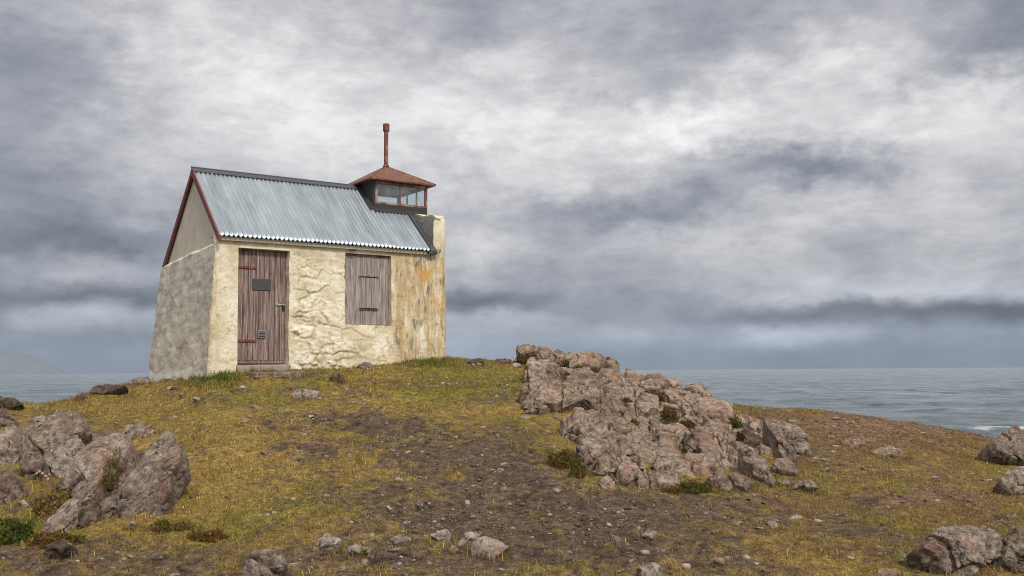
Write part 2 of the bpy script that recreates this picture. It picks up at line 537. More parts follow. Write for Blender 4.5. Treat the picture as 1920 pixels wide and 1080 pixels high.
# ------------------------------------------------------------------ sea
def m_sea(g, b, out):
    p = P_(g)
    sp_ = g.new('ShaderNodeSeparateXYZ'); g.l.new(p, sp_.inputs[0])
    rip = g.noise(g.mapping(p, scale=(0.12, 0.42, 1), rot=(0, 0, 0.18)), 1.0, 10, 0.72)
    rip2 = g.noise(g.mapping(p, scale=(0.018, 0.06, 1), rot=(0, 0, 0.1)), 1.0, 6, 0.6)
    rip3 = g.noise(g.mapping(p, scale=(0.05, 0.20, 1), rot=(0, 0, -0.1)), 1.0, 6, 0.65)
    h = g.math('ADD', rip, g.math('ADD', g.math('MULTIPLY', rip2, 0.8), g.math('MULTIPLY', rip3, 1.8)))
    foam_n = g.noise(g.mapping(p, scale=(0.10, 0.22, 1)), 1.0, 9, 0.72)
    # surf over the shoal off the point
    dx = g.math('DIVIDE', g.math('SUBTRACT', sp_.outputs[0], 118.0), 26.0); dy = g.math('DIVIDE', g.math('SUBTRACT', sp_.outputs[1], 205.0), 7.0)
    shoal = g.math('EXPONENT', g.math('MULTIPLY', g.math('ADD', g.math('MULTIPLY', dx, dx), g.math('MULTIPLY', dy, dy)), -1.0))
    foam = g.mr(g.math('ADD', foam_n, g.math('MULTIPLY', shoal, 0.36)), 0.69, 0.76)
    streak = g.mr(rip2, 0.35, 0.68)
    c = g.mix(streak, (0.140, 0.190, 0.225), (0.270, 0.335, 0.380))
    c = g.mix(foam, c, (0.75, 0.78, 0.80))
    setp(g, b, Base_Color=c, Roughness=g.mix(foam, (0.24,) * 3, (0.8,) * 3), Normal=g.bump(h, 1.0, 2.4))
    b.inputs['IOR'].default_value = 1.333


M['sea'] = material('sea', m_sea)
az_ = np.linspace(-0.75, 0.75, 520)
rr = np.concatenate([np.geomspace(45, 3500, 1000), np.geomspace(3700, 15000, 16)])
A_, D_ = np.meshgrid(az_, rr)
sx = (D_ * np.sin(A_)).ravel(); sy = (D_ * np.cos(A_)).ravel()
hz = np.zeros_like(sx)
wr_ = np.random.default_rng(5)
for i in range(46):
    lam = 3.0 * (1.095 ** i)
    th_ = wr_.normal(1.25, 0.5)
    kx, ky = math.cos(th_) * 2 * math.pi / lam, math.sin(th_) * 2 * math.pi / lam
    amp = 0.015 * lam ** 0.66
    hz += amp * np.sin(kx * sx + ky * sy + wr_.uniform(0, 6.28)) * np.clip(1 - D_.ravel() / 3400, 0, 1)
sme = np_mesh('sea', np.stack([sx, sy, SEA_Z + hz], -1), grid_faces(len(rr), len(az_)), True)
tag(link('sea', sme, M['sea']), kind='structure')

# distant headland, a long ridge with its own depth
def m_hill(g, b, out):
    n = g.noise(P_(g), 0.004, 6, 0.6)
    setp(g, b, Base_Color=g.ramp(n, [(0.3, (0.150, 0.170, 0.200)), (0.7, (0.185, 0.205, 0.235))]), Roughness=1.0)  # pale bluish base colour carries part of the distance haze


M['hill'] = material('hill', m_hill)
nx, ny = 260, 60
HX = np.linspace(-9500, -3600, nx); HY = np.linspace(11300, 15000, ny)
gx, gy = np.meshgrid(HX, HY)
prof = np.interp(960 + F * gx / gy, [-500, -200, 0, 33, 49, 63, 79, 102, 114, 123, 150], [300, 305, 300, 280, 245, 205, 190, 122, 68, 12, -40])
cross = np.clip(1 - ((gy - 13150) / 1850) ** 2, 0, 1) ** 0.7
hzz = prof * 1.09 * cross * (1 + 0.07 * fbm(np.stack([gx, gy], -1) / 420.0, 4, 61)) + SEA_Z - 20 * (1 - cross)
tag(link('hills', np_mesh('hills', np.stack([gx, gy, hzz], -1).reshape(-1, 3), grid_faces(ny, nx)), M['hill']), kind='structure')

# ------------------------------------------------------------------ materials of the house
def m_plaster(g, b, out):
    """cream limewash over rubble, weathered; x,y,z are metres along / into / up the wall"""
    o = O_(g)
    sp_ = g.new('ShaderNodeSeparateXYZ'); g.l.new(o, sp_.inputs[0])
    u, w = sp_.outputs[0], sp_.outputs[2]
    n1 = g.noise(o, 2.2, 7, 0.65); n2 = g.noise(o, 9, 8, 0.7); n3 = g.noise(o, 45, 5, 0.7)
    c = g.ramp(n1, [(0.32, (0.56, 0.455, 0.29)), (0.50, (0.74, 0.655, 0.485)), (0.64, (0.85, 0.80, 0.665))])
    c = g.mix(g.math('MULTIPLY', g.mr(n2, 0.52, 0.66), 0.65), c, (0.44, 0.33, 0.19))
    c = g.mix(g.math('MULTIPLY', g.mr(n2, 0.42, 0.30), 0.5), c, (0.82, 0.77, 0.64))
    # vertical streaks on the right-hand pier: tan, grey-black mould and orange lichen
    st = g.noise(g.mapping(o, scale=(9, 9, 1.6)), 1.0, 7, 0.7)
    st2 = g.noise(g.mapping(o, scale=(16, 16, 3.2), loc=(4, 2, 7)), 1.0, 6, 0.7)
    pier = g.mr(u, 3.02, 3.25)
    c = g.mix(g.math('MULTIPLY', pier, g.mr(st, 0.34, 0.60, 0.0, 0.9)), c, (0.45, 0.31, 0.145))
    mould = g.math('MULTIPLY', g.mr(st2, 0.50, 0.60), g.mr(g.noise(o, 3.1, 4), 0.44, 0.56))
    c = g.mix(g.math('MULTIPLY', g.math('MULTIPLY', pier, mould), 0.8), c, (0.15, 0.14, 0.115))
    du = g.math('DIVIDE', g.math('SUBTRACT', u, 3.80), 0.24); dw = g.math('DIVIDE', g.math('SUBTRACT', w, 1.80), 0.26)
    rr_ = g.math('ADD', g.math('MULTIPLY', du, du), g.math('MULTIPLY', dw, dw))
    du2 = g.math('DIVIDE', g.math('SUBTRACT', u, 4.03), 0.11); dw2 = g.math('DIVIDE', g.math('SUBTRACT', w, 1.30), 0.30)
    rr2 = g.math('ADD', g.math('MULTIPLY', du2, du2), g.math('MULTIPLY', dw2, dw2))
    lich = g.math('MAXIMUM', g.math('EXPONENT', g.math('MULTIPLY', rr_, -1)), g.math('EXPONENT', g.math('MULTIPLY', rr2, -1)))
    lich = g.mr(g.math('ADD', g.math('MULTIPLY', lich, 0.30), g.math('MULTIPLY', g.noise(g.mapping(o, scale=(1, 1, 0.42)), 12, 9, 0.8), 1.25)), 0.78, 0.98)
    c = g.mix(g.math('MULTIPLY', lich, 0.85), c, (0.62, 0.315, 0.05))
    # dark lichen freckles and grey patches low on the wall
    fr = g.math('MULTIPLY', g.mr(g.noise(o, 26, 6, 0.75), 0.54, 0.64), g.mr(g.noise(o, 3.3, 4), 0.46, 0.58))
    c = g.mix(g.math('MULTIPLY', fr, 0.7), c, (0.20, 0.175, 0.13))
    low = g.math('MULTIPLY', g.mr(w, 0.75, 0.25), g.mr(g.noise(o, 4.5, 6, 0.7), 0.54, 0.66))
    c = g.mix(g.math('MULTIPLY', low, 0.55), c, (0.33, 0.29, 0.22))
    # rust wash on the left pier edge
    edge = g.math('MULTIPLY', g.mr(u, 0.14, 0.0), g.mr(g.noise(g.mapping(o, scale=(3, 3, 1)), 3, 6, 0.7), 0.42, 0.62))
    c = g.mix(g.math('MULTIPLY', edge, 0.6), c, (0.40, 0.28, 0.14))
    cav = g.new('ShaderNodeAttribute', attribute_name='joint')
    c = g.mix(g.math('MULTIPLY', cav.outputs['Fac'], 0.55), c, (0.40, 0.31, 0.19))
    h = g.math('ADD', g.math('MULTIPLY', n2, 0.7), g.math('MULTIPLY', n3, 0.35))
    setp(g, b, Base_Color=c, Roughness=0.92, Normal=g.bump(h, 1.0, 0.028))
    b.inputs['Specular IOR Level'].default_value = 0.2


def m_stucco(g, b, out):
    o = O_(g)
    n1 = g.noise(o, 1.6, 5, 0.6); n2 = g.noise(g.mapping(o, scale=(1, 0.30, 1.0), rot=(0.12, 0, 0)), 8, 8, 0.70); n3 = g.noise(o, 60, 4, 0.7)
    sp_ = g.new('ShaderNodeSeparateXYZ'); g.l.new(o, sp_.inputs[0])
    c = g.ramp(n2, [(0.32, (0.36, 0.315, 0.255)), (0.5, (0.56, 0.51, 0.43)), (0.64, (0.74, 0.69, 0.60))])
    c = g.mix(1.0, c, g.ramp(n1, [(0.3, 0.82), (0.7, 1.12)]), 'MULTIPLY')
    c = g.mix(g.math('MULTIPLY', g.mr(g.noise(o, 24, 5, 0.75), 0.62, 0.70), 0.65), c, (0.14, 0.13, 0.11))
    # limewash left on the footing and on the ledge
    foot = g.math('ADD', g.noise(g.mapping(o, scale=(1, 0.3, 1.2)), 6, 6, 0.7), g.mr(sp_.outputs[2], 0.30, 0.02, 0.0, 0.45))
    c = g.mix(g.mr(foot, 0.84, 0.92), c, (0.72, 0.69, 0.62))
    led = g.new('ShaderNodeAttribute', attribute_name='ledge')
    c = g.mix(g.math('MULTIPLY', led.outputs['Fac'], g.mr(n2, 0.3, 0.5, 0.5, 1.0)), c, (0.74, 0.69, 0.60))
    setp(g, b, Base_Color=c, Roughness=0.95, Normal=g.bump(g.math('ADD', n2, g.math('MULTIPLY', n3, 0.3)), 0.6, 0.018))
    b.inputs['Specular IOR Level'].default_value = 0.15


def m_render(g, b, out):
    o = O_(g)
    n = g.noise(o, 3, 7, 0.65); n2 = g.noise(g.mapping(o, scale=(3, 3, 16)), 1.0, 6, 0.7)
    c = g.ramp(n, [(0.3, (0.48, 0.43, 0.335)), (0.7, (0.62, 0.57, 0.46))])
    crack = g.mr(g.voro(g.mapping(g.vmath('ADD', o, g.vmath('SCALE', g.noise(o, 6, 3, color=True))), scale=(1, 1.0, 2.6)), 1.5, 'DISTANCE_TO_EDGE'), 0.0, 0.012, 1, 0)
    c = g.mix(g.math('MULTIPLY', crack, 0.6), c, (0.20, 0.17, 0.13))
    setp(g, b, Base_Color=c, Roughness=0.9, Normal=g.bump(g.math('SUBTRACT', n2, crack), 0.35, 0.02))


def m_galv(g, b, out):
    o = O_(g)
    sp_ = g.new('ShaderNodeSeparateXYZ'); g.l.new(o, sp_.inputs[0])
    n = g.noise(g.mapping(o, scale=(5.0, 0.9, 0.9)), 1.5, 8, 0.65); n2 = g.noise(o, 30, 5, 0.7)
    sheet = g.new('ShaderNodeAttribute', attribute_name='sheet')
    c = g.ramp(n, [(0.3, (0.275, 0.325, 0.370)), (0.5, (0.37, 0.422, 0.470)), (0.7, (0.475, 0.53, 0.575))])
    c = g.mix(1.0, c, g.ramp(sheet.outputs['Fac'], [(0, 0.90), (1, 1.10)]), 'MULTIPLY')
    c = g.mix(g.math('MULTIPLY', g.mr(n2, 0.58, 0.75), 0.35), c, (0.22, 0.25, 0.26))
    setp(g, b, Base_Color=c, Metallic=0.65, Roughness=g.ramp(n, [(0.3, 0.34), (0.7, 0.52)]), Normal=g.bump(n2, 0.06, 0.01))


def wood(dark, mid, pale, paint, paint_lo, paint_hi):
    def fn(g, b, out):
        o = O_(g)
        sp_ = g.new('ShaderNodeSeparateXYZ'); g.l.new(o, sp_.inputs[0])
        board = g.math('FLOOR', g.math('DIVIDE', sp_.outputs[0], 0.102))
        off = g.new('ShaderNodeCombineXYZ'); g.l.new(g.math('MULTIPLY', board, 3.7), off.inputs[2]); g.l.new(g.math('MULTIPLY', board, 1.9), off.inputs[0])
        q = g.vmath('ADD', o, off.outputs[0])
        gr = g.noise(g.mapping(q, scale=(42, 20, 1.8)), 1.0, 6, 0.62, 1.2)
        gr2 = g.noise(g.mapping(q, scale=(110, 40, 3)), 1.0, 4, 0.6)
        c = g.ramp(gr, [(0.28, dark), (0.48, mid), (0.68, pale)])
        c = g.mix(g.math('MULTIPLY', g.mr(gr2, 0.52, 0.7), 0.35), c, dark)
        knot = g.voro(g.mapping(q, scale=(5, 5, 2.1)), 1.0)
        c = g.mix(g.math('MULTIPLY', g.mr(knot, 0.10, 0.03), 0.7), c, (0.05, 0.02, 0.015))
        pn = g.noise(g.mapping(q, scale=(16, 8, 2.4)), 1.0, 7, 0.72)
        pm = g.noise(g.mapping(q, scale=(3, 3, 1.1)), 1.0, 3)
        pa = g.math('MULTIPLY', g.mr(pn, 0.47, 0.56), g.mr(pm, paint_lo, paint_hi))
        c = g.mix(pa, c, paint)
        gap = g.math('ABSOLUTE', g.math('SUBTRACT', g.math('FRACT', g.math('DIVIDE', sp_.outputs[0], 0.102)), 0.5))
        gm = g.mr(gap, 0.475, 0.492)
        c = g.mix(gm, c, (0.02, 0.012, 0.01))
        setp(g, b, Base_Color=c, Roughness=0.85, Normal=g.bump(g.math('SUBTRACT', gr, g.math('MULTIPLY', gm, 1.2)), 0.55, 0.008))
        b.inputs['Specular IOR Level'].default_value = 0.25
    return fn


def rusty(paint, rust, lo, hi, rough=0.6, metal=0.0):
    def fn(g, b, out):
        o = O_(g)
        n = g.noise(g.mapping(o, scale=(1, 1, 0.45)), 9, 8, 0.68); n2 = g.noise(o, 40, 5, 0.7)
        c = g.mix(g.mr(n, lo, hi), paint, rust)
        c = g.mix(g.math('MULTIPLY', g.mr(n2, 0.55, 0.7), 0.4), c, tuple(x * 0.45 for x in paint))
        setp(g, b, Base_Color=c, Roughness=rough, Metallic=metal, Normal=g.bump(n2, 0.25, 0.006))
    return fn


def plain(c, rough=0.7, metal=0.0, var=0.3, sc=12):
    def fn(g, b, out):
        n = g.noise(O_(g), sc, 6, 0.65)
        setp(g, b, Base_Color=g.mix(n, tuple(x * (1 - var) for x in c), tuple(min(1, x * (1 + var)) for x in c)), Roughness=rough, Metallic=metal, Normal=g.bump(n, 0.15, 0.005))
    return fn


def m_glass(g, b, out):
    n = g.noise(O_(g), 5, 5, 0.6)
    tr = g.new('ShaderNodeBsdfTransparent'); tr.inputs[0].default_value = (0.93, 0.97, 0.97, 1)
    gl = g.new('ShaderNodeBsdfGlossy'); gl.inputs['Roughness'].default_value = 0.06
    df = g.new('ShaderNodeBsdfDiffuse'); df.inputs[0].default_value = (0.5, 0.55, 0.55, 1)
    m1 = g.new('ShaderNodeMixShader'); m2 = g.new('ShaderNodeMixShader')
    ge = g.new('ShaderNodeNewGeometry')
    cs = g.math('ABSOLUTE', g.vmath('DOT_PRODUCT', ge.outputs['Normal'], ge.outputs['Incoming']))
    fr = g.math('ADD', 0.04, g.math('MULTIPLY', g.math('POWER', g.math('SUBTRACT', 1.0, cs), 5.0), 0.9))
    g.l.new(fr, m1.inputs[0]); g.l.new(tr.outputs[0], m1.inputs[1]); g.l.new(gl.outputs[0], m1.inputs[2])
    g.l.new(g.mr(n, 0.35, 0.75, 0.03, 0.13), m2.inputs[0]); g.l.new(m1.outputs[0], m2.inputs[1]); g.l.new(df.outputs[0], m2.inputs[2])
    g.l.new(m2.outputs[0], out.inputs[0])


M['plaster'] = material('limewashed_plaster', m_plaster)
M['stucco'] = material('grey_stucco', m_stucco)
M['render'] = material('gable_render', m_render)
M['galv'] = material('galvanised_sheet', m_galv)
M['door'] = material('door_wood', wood((0.080, 0.052, 0.047), (0.210, 0.150, 0.134), (0.43, 0.34, 0.305), (0.140, 0.036, 0.030), 0.50, 0.68))
M['shutter'] = material('shutter_wood', wood((0.130, 0.102, 0.092), (0.275, 0.232, 0.212), (0.46, 0.41, 0.38), (0.15, 0.062, 0.055), 0.60, 0.85))
M['red_paint'] = material('red_paint', rusty((0.155, 0.030, 0.026), (0.23, 0.10, 0.06), 0.58, 0.72))
M['red_iron'] = material('red_iron', rusty((0.15, 0.032, 0.028), (0.22, 0.075, 0.04), 0.5, 0.66, 0.65))
M['rust_roof'] = material('rusting_copper_red', rusty((0.120, 0.038, 0.030), (0.200, 0.075, 0.026), 0.46, 0.58, 0.5))
M['frame'] = material('peeling_frame', rusty((0.165, 0.06, 0.045), (0.34, 0.25, 0.20), 0.46, 0.60, 0.8))
M['tar'] = material('tarred_board', plain((0.026, 0.025, 0.025), 0.6, 0, 0.45))
M['ridge'] = material('ridge_metal', plain((0.075, 0.08, 0.088), 0.5, 0.3, 0.25))
M['lining'] = material('lantern_lining', plain((0.58, 0.58, 0.57), 0.8, 0, 0.15))
M['glass'] = material('salt_hazed_glass', m_glass)
M['plaque'] = material('plaque', plain((0.062, 0.060, 0.055), 0.55, 0.2, 0.25))
M['plaque_text'] = material('plaque_text', plain((0.030, 0.029, 0.027), 0.6, 0.2, 0.2))
M['grille'] = material('grille', plain((0.20, 0.215, 0.23), 0.5, 0.3, 0.2))
M['black'] = material('black_iron', plain((0.02, 0.018, 0.017), 0.6, 0.2, 0.3))
M['brass'] = material('verdigris_brass', plain((0.36, 0.40, 0.33), 0.5, 0.3, 0.35, 40))
M['concrete'] = material('threshold_concrete', rusty((0.30, 0.25, 0.205), (0.17, 0.10, 0.075), 0.5, 0.66, 0.95))

# ------------------------------------------------------------------ the house
house = tag(empty('stone_house', HOUSE, TH), 'old cream stone hut with grey corrugated roof and red capped lantern on the knoll', 'house')
HE, VR, HR, V3 = 2.225, 1.39, 3.538, 3.10
SL = (HR - HE) / (VR + 0.12)                      # roof rise per metre into the house
UE = 4.235
DL, DR, DB, DT = 0.372, 1.222, 0.215, 2.072
WL, WR, WB, WT = 2.222, 3.100, 0.868, 2.078


def wall_u(u, w):
    """batter of the two ends of the front wall"""
    uL = -0.095 * np.clip(1 - w / 2.1, 0, 1.3); uR = UE + 0.025 * np.clip(1 - w / 2.1, 0, 1.3)
    a = np.clip((0.34 - u) / 0.34, 0, 1); b = np.clip((u - 3.4) / (UE - 3.4), 0, 1)
    return u + uL * a + (uR - UE) * b


def wall_relief(u, w):
    """outward relief of the front wall and how deep it sits in a joint"""
    p = np.stack([u, w], -1)
    wp = p + 0.10 * np.stack([fbm(p * 2.3, 3, 101), fbm(p * 2.3 + 7, 3, 103)], -1) + 0.02 * np.stack([fbm(p * 11, 2, 105), fbm(p * 11, 2, 106)], -1)
    q = wp * np.array([2.6, 4.6]); row = np.floor(q[:, 1]); q[:, 0] += 0.5 * (row % 2)
    f1, f2, cid = voro2(q, 17)
    e = f2 - f1
    stone = np.clip(e / 0.13, 0, 1) ** 0.7
    face = (cid - 0.5) * 0.036 + 0.012 * fbm(p * 7, 3, 109)
    rub = stone * 0.020 + 0.016 * fbm(p * 20, 4, 110, 0.65) + face * np.clip(e / 0.10, 0, 1)
    # broken render ledges
    r2 = fbm(wp * np.array([2.2, 4.5]) + 40, 5, 113)
    rub = rub + 0.040 * np.clip((r2 + 0.02) * 22, -0.5, 0.5) * np.clip(0.7 + fbm(p * 1.6, 2, 115), 0, 1)
    mid = np.clip((u - 1.24) / 0.10, 0, 1) * np.clip((3.22 - u + 0.15 * fbm(p * 3, 2, 119)) / 0.22, 0, 1)
    mid = mid * np.clip((2.06 - w) / 0.10, 0, 1)
    mid = mid * (0.55 + 0.45 * np.clip((2.3 - u) / 0.3 + (0.85 - w) * 2, 0, 1))
    low = 0.25 * np.clip((0.6 - w) / 0.4, 0, 1)
    amp = np.maximum(mid, low)
    smooth = 0.010 * fbm(p * 1.4, 3, 121) + 0.005 * fbm(p * 9, 3, 123)
    joint = np.clip(1 - e / 0.16, 0, 1) * amp
    return amp * (rub - 0.02) + smooth, joint


# front wall: a relief with the two openings cut in, plus their reveals
us = np.unique(np.round(np.concatenate([np.arange(0, UE + 1e-6, 0.0165), [DL, DR, WL, WR, UE]]), 4))
ws = np.unique(np.round(np.concatenate([np.arange(-0.65, 2.225, 0.0165), [DB - 0.12, DT, WB, WT, 2.215]]), 4))


def snap(a, keys):
    a = [x for x in a if all(abs(x - k) > 0.006 or x == k for k in keys)]
    return np.array(a)


us = snap(us, [DL, DR, WL, WR, UE]); ws = snap(ws, [DB - 0.12, DT, WB, WT, 2.215])
gu, gw = np.meshgrid(us, ws)
rel, joint = wall_relief(gu.ravel(), gw.ravel()); rel = rel.reshape(gu.shape); joint = joint.reshape(gu.shape)
gv = -rel - 0.035 * np.clip(1 - gw / 2.1, 0, 1.3)
# arrises at both corners are rounded off
gv += 0.05 * np.clip(1 - gu / 0.05, 0, 1) ** 2 + 0.07 * np.clip(1 - (UE - gu) / 0.07, 0, 1) ** 2
guw = wall_u(gu, gw)
jag = 0.012 * fbm(np.stack([gw.ravel() * 6, gw.ravel() * 0], -1), 3, 131).reshape(gw.shape)
guw = guw + jag * (np.abs(gu - DR) < 0.05) + jag * (np.abs(gu - WL) < 0.05)
uc = (us[:-1] + us[1:]) / 2; wc = (ws[:-1] + ws[1:]) / 2
cu, cw = np.meshgrid(uc, wc)
hole = ((cu > DL) & (cu < DR) & (cw > DB - 0.12) & (cw < DT)) | ((cu > WL) & (cu < WR) & (cw > WB) & (cw < WT))
verts = np.stack([guw, gv, gw], -1).reshape(-1, 3)
faces = grid_faces(len(ws), len(us), ~hole)
V = [verts]; Fq = [faces]; Jn = [joint.ravel()]; base = len(verts)
idx = np.arange(gu.size).reshape(gu.shape)


def reveal(path, depth, nseg=7):
    """a strip from an edge of the wall skin back into the wall"""
    global base
    ring = verts[path]
    rows = [ring]
    for s in range(1, nseg + 1):
        q = ring.copy(); q[:, 1] = ring[:, 1] + (depth - ring[:, 1]) * s / nseg
        q[:, 0] += 0.006 * fbm(q[:, [1, 2]] * 14, 2, 133)
        rows.append(q)
    R = np.concatenate(rows[1:])
    n = len(path)
    ii = np.concatenate([np.array(path)[None], base + np.arange(n * nseg).reshape(nseg, n)])
    V.append(R); Jn.append(np.full(len(R), 0.25))
    Fq.append(np.stack([ii[:-1, :-1], ii[:-1, 1:], ii[1:, 1:], ii[1:, :-1]], -1).reshape(-1, 4))
    base += len(R)


def ix(arr, v): return int(np.argmin(np.abs(arr - v)))


for (l, r, b0, t0, dep) in ((DL, DR, DB - 0.12, DT, 0.16), (WL, WR, WB, WT, 0.13)):
    il, ir, ib, it = ix(us, l), ix(us, r), ix(ws, b0), ix(ws, t0)
    reveal(list(idx[ib:it + 1, il]), dep); reveal(list(idx[ib:it + 1, ir])[::-1], dep)
    reveal(list(idx[it, il:ir + 1]), dep); reveal(list(idx[ib, il:ir + 1])[::-1], dep)
reveal(list(idx[:, -1])[::-1], 0.55); reveal(list(idx[:, 0]), 0.12)
reveal(list(idx[-1, :]), 0.30)
link('front_wall', np_mesh('front_wall', np.concatenate(V), np.concatenate(Fq), True, {'joint': ('FLOAT', np.concatenate(Jn))}), M['plaster'], house)

# lower gable wall on the left, thicker than the gable above it: its top is a sloping ledge
nv, nw = 150, 120
vv = np.linspace(0.02, 3.62, nv); tt = np.linspace(0, 1, nw)
gv_, gt = np.meshgrid(vv, tt)
rake = np.interp(gv_, [0, 3.22, 3.8], [2.105, 1.995, 1.97]) + 0.02 * fbm(np.stack([gv_.ravel() * 3, gv_.ravel() * 0], -1), 3, 141).reshape(gv_.shape)
# the ledge follows the back of the roof down
gw_ = -0.75 + (rake + 0.75) * gt
uu_ = -0.095 * np.clip(1 - gw_ / 2.1, 0, 1.36) - 0.018 * fbm(np.stack([gv_.ravel(), gw_.ravel()], -1) * 2.2, 4, 143).reshape(gv_.shape) - 0.006 * fbm(np.stack([gv_.ravel(), gw_.ravel()], -1) * 11, 3, 145).reshape(gv_.shape)
vend = gv_ + (0.33 * np.clip(1 - gw_ / 2.0, 0, 1.3) - 0.40) * (gv_ / 3.62) ** 3        # battered rear corner
lv_ = [np.stack([uu_, vend, gw_], -1).reshape(-1, 3)]
lf_ = [grid_faces(nw, nv)]
top = lv_[0].reshape(nw, nv, 3)[-1]
rows = [top]
for s_, du_ in ((1, 0.02), (2, 0.06), (3, 0.11)):
    q = top.copy(); q[:, 0] = top[:, 0] + du_; q[:, 2] += 0.022 * s_; rows.append(q)
b0 = lv_[0].shape[0]
ii = np.concatenate([np.arange(b0 - nv, b0)[None], b0 + np.arange(3 * nv).reshape(3, nv)])
lf_.append(np.stack([ii[:-1, :-1], ii[:-1, 1:], ii[1:, 1:], ii[1:, :-1]], -1).reshape(-1, 4))
lv_.append(np.concatenate(rows[1:])); b1 = b0 + 3 * nv
back = lv_[0].reshape(nw, nv, 3)[:, -1].copy(); back2 = back.copy(); back2[:, 0] += 0.6
lv_.append(back2); ii = np.stack([np.arange(nw) * nv + nv - 1, b1 + np.arange(nw)])
lf_.append(np.stack([ii[0, :-1], ii[1, :-1], ii[1, 1:], ii[0, 1:]], -1))
led = np.concatenate([np.zeros(b0), np.ones(3 * nv), np.zeros(nw)]); led[b0 - nv:b0] = 0.9
link('gable_wall', np_mesh('gable_wall', np.concatenate(lv_), np.concatenate(lf_), True, {'ledge': ('FLOAT', led)}), M['stucco'], house)

# upper gable, smooth render
rise = lambda v: HE + SL * (v + 0.12)
fall = lambda v: HR - SL * (v - VR)
MB().prism([(0.060, 0.04, 1.90), (0.060, V3 - 0.02, 1.85), (0.060, V3 - 0.02, fall(V3) - 0.03), (0.060, VR, HR - 0.05), (0.060, 0.04, rise(0.04) - 0.05)], (0.25, 0, 0)).build('gable', M['render'], house)
# rear and right-hand walls close the hut
MB().prism([(0.2, V3 + 0.02, -0.8), (UE, V3 + 0.02, -0.8), (UE, V3 + 0.02, fall(V3) - 0.08), (0.2, V3 + 0.02, fall(V3) - 0.08)], (0, 0.3, 0)).build('rear_wall', M['stucco'], house)
# end wall with its raised parapet, rough and rounded
pv = np.concatenate([np.linspace(0.0, 0.10, 8), np.linspace(0.13, 3.3, 90)])
ph_ = np.interp(pv, [0, 0.03, 0.10, 0.45, 0.75, 1.39, 2.4, 3.3], [2.835, 2.885, 2.91, 2.93, 3.02, 3.10, 2.9, 2.2])
vlist, flist = [], []
na = 44
for j in range(na):                                # profile round the wall: inner face, top, outer face
    s_ = j / (na - 1)
    if s_ < 0.3: uu0, hh = 3.945, (s_ / 0.3)
    elif s_ < 0.5: uu0, hh = 3.945 + (4.212 - 3.945) * (s_ - 0.3) / 0.2, 1.0
    else: uu0, hh = 4.212, 1 - (s_ - 0.5) / 0.5
    lowz = 2.0 if s_ < 0.4 else -0.8
    z = lowz + (ph_ - lowz) * hh
    rnd = 0.04 * (np.clip((z - ph_ + 0.06) / 0.06, 0, 1)) * (1 if s_ < 0.5 else -1) * (abs(s_ - 0.4) > 0.09)
    ub = uu0 + rnd + (0.03 * np.clip(1 - z / 2.1, 0, 1.3) if s_ >= 0.5 else 0)
    nn = 0.018 * fbm(np.stack([pv * 5, z * 5, np.full_like(pv, uu0 * 5)], -1), 3, 151)
    lean = -0.28 * np.clip((z - 2.25) / 0.6, 0, 1) * (0.0 if s_ >= 0.3 else 0.0)
    vlist.append(np.stack([ub + nn, pv + lean - 0.012 + 0.035 * np.clip((2.25 - z) / 0.15, 0, 1) * (pv < 0.2), z + (nn if 0.28 < s_ < 0.52 else 0)], -1))
vl = np.stack(vlist)
n_ = len(pv)
fq = grid_faces(na, n_)
ctr = vl[:, 0].mean(0)
front = vl[:, 0]
# the kneeler's front face: bulges out over the eaves
cap = [front]
for s_ in (0.12, 0.3, 0.5, 0.75, 1.0):
    q = front * (1 - s_) + np.array([4.08, 0, 0]) * s_; q[:, 1] = np.where(front[:, 2] > 2.2, -0.045 * math.sin(min(1, s_ * 2.2) * math.pi / 2) - 0.012, 0.02); q[:, 2] = front[:, 2] * (1 - s_) + np.clip(front[:, 2], -0.8, 2.80) * s_
    q[:, 0] = front[:, 0] * (1 - s_) + 4.08 * s_; q[:, 1] += 0.012 * fbm(q * 8, 3, 153)
    cap.append(q)
cap = np.concatenate(cap[1:])
ii = np.concatenate([(np.arange(na) * n_)[None], na * n_ + np.arange(5 * na).reshape(5, na)])
fc = np.stack([ii[:-1, :-1], ii[1:, :-1], ii[1:, 1:], ii[:-1, 1:]], -1).reshape(-1, 4)
vall = np.concatenate([vl.reshape(-1, 3), cap])
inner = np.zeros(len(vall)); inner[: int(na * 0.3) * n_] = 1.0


def m_parapet(g, b, out):
    o = O_(g)
    n1 = g.noise(o, 3, 6, 0.65); n2 = g.noise(o, 14, 7, 0.7)
    at = g.new('ShaderNodeAttribute', attribute_name='inner')
    c = g.ramp(n1, [(0.32, (0.60, 0.51, 0.34)), (0.55, (0.74, 0.66, 0.50)), (0.7, (0.80, 0.75, 0.62))])
    c = g.mix(g.math('MULTIPLY', g.mr(n2, 0.52, 0.7), 0.6), c, (0.38, 0.29, 0.17))
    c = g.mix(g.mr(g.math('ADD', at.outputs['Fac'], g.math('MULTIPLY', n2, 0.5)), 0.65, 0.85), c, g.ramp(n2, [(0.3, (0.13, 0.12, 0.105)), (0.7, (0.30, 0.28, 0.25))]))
    setp(g, b, Base_Color=c, Roughness=0.95, Normal=g.bump(g.math('ADD', n2, g.math('MULTIPLY', g.noise(o, 50, 4), 0.3)), 0.8, 0.022))


M['parapet'] = material('parapet_plaster', m_parapet)
link('parapet', np_mesh('parapet', vall, np.concatenate([fq, fc]), True, {'inner': ('FLOAT', inner)}), M['parapet'], house)

# corrugated roof: real corrugations, cut away under the lantern
PER, AMP = 0.076, 0.0125
LX0, LX1, LV = 3.160, 4.290, 0.822
LVB = 2 * VR - LV


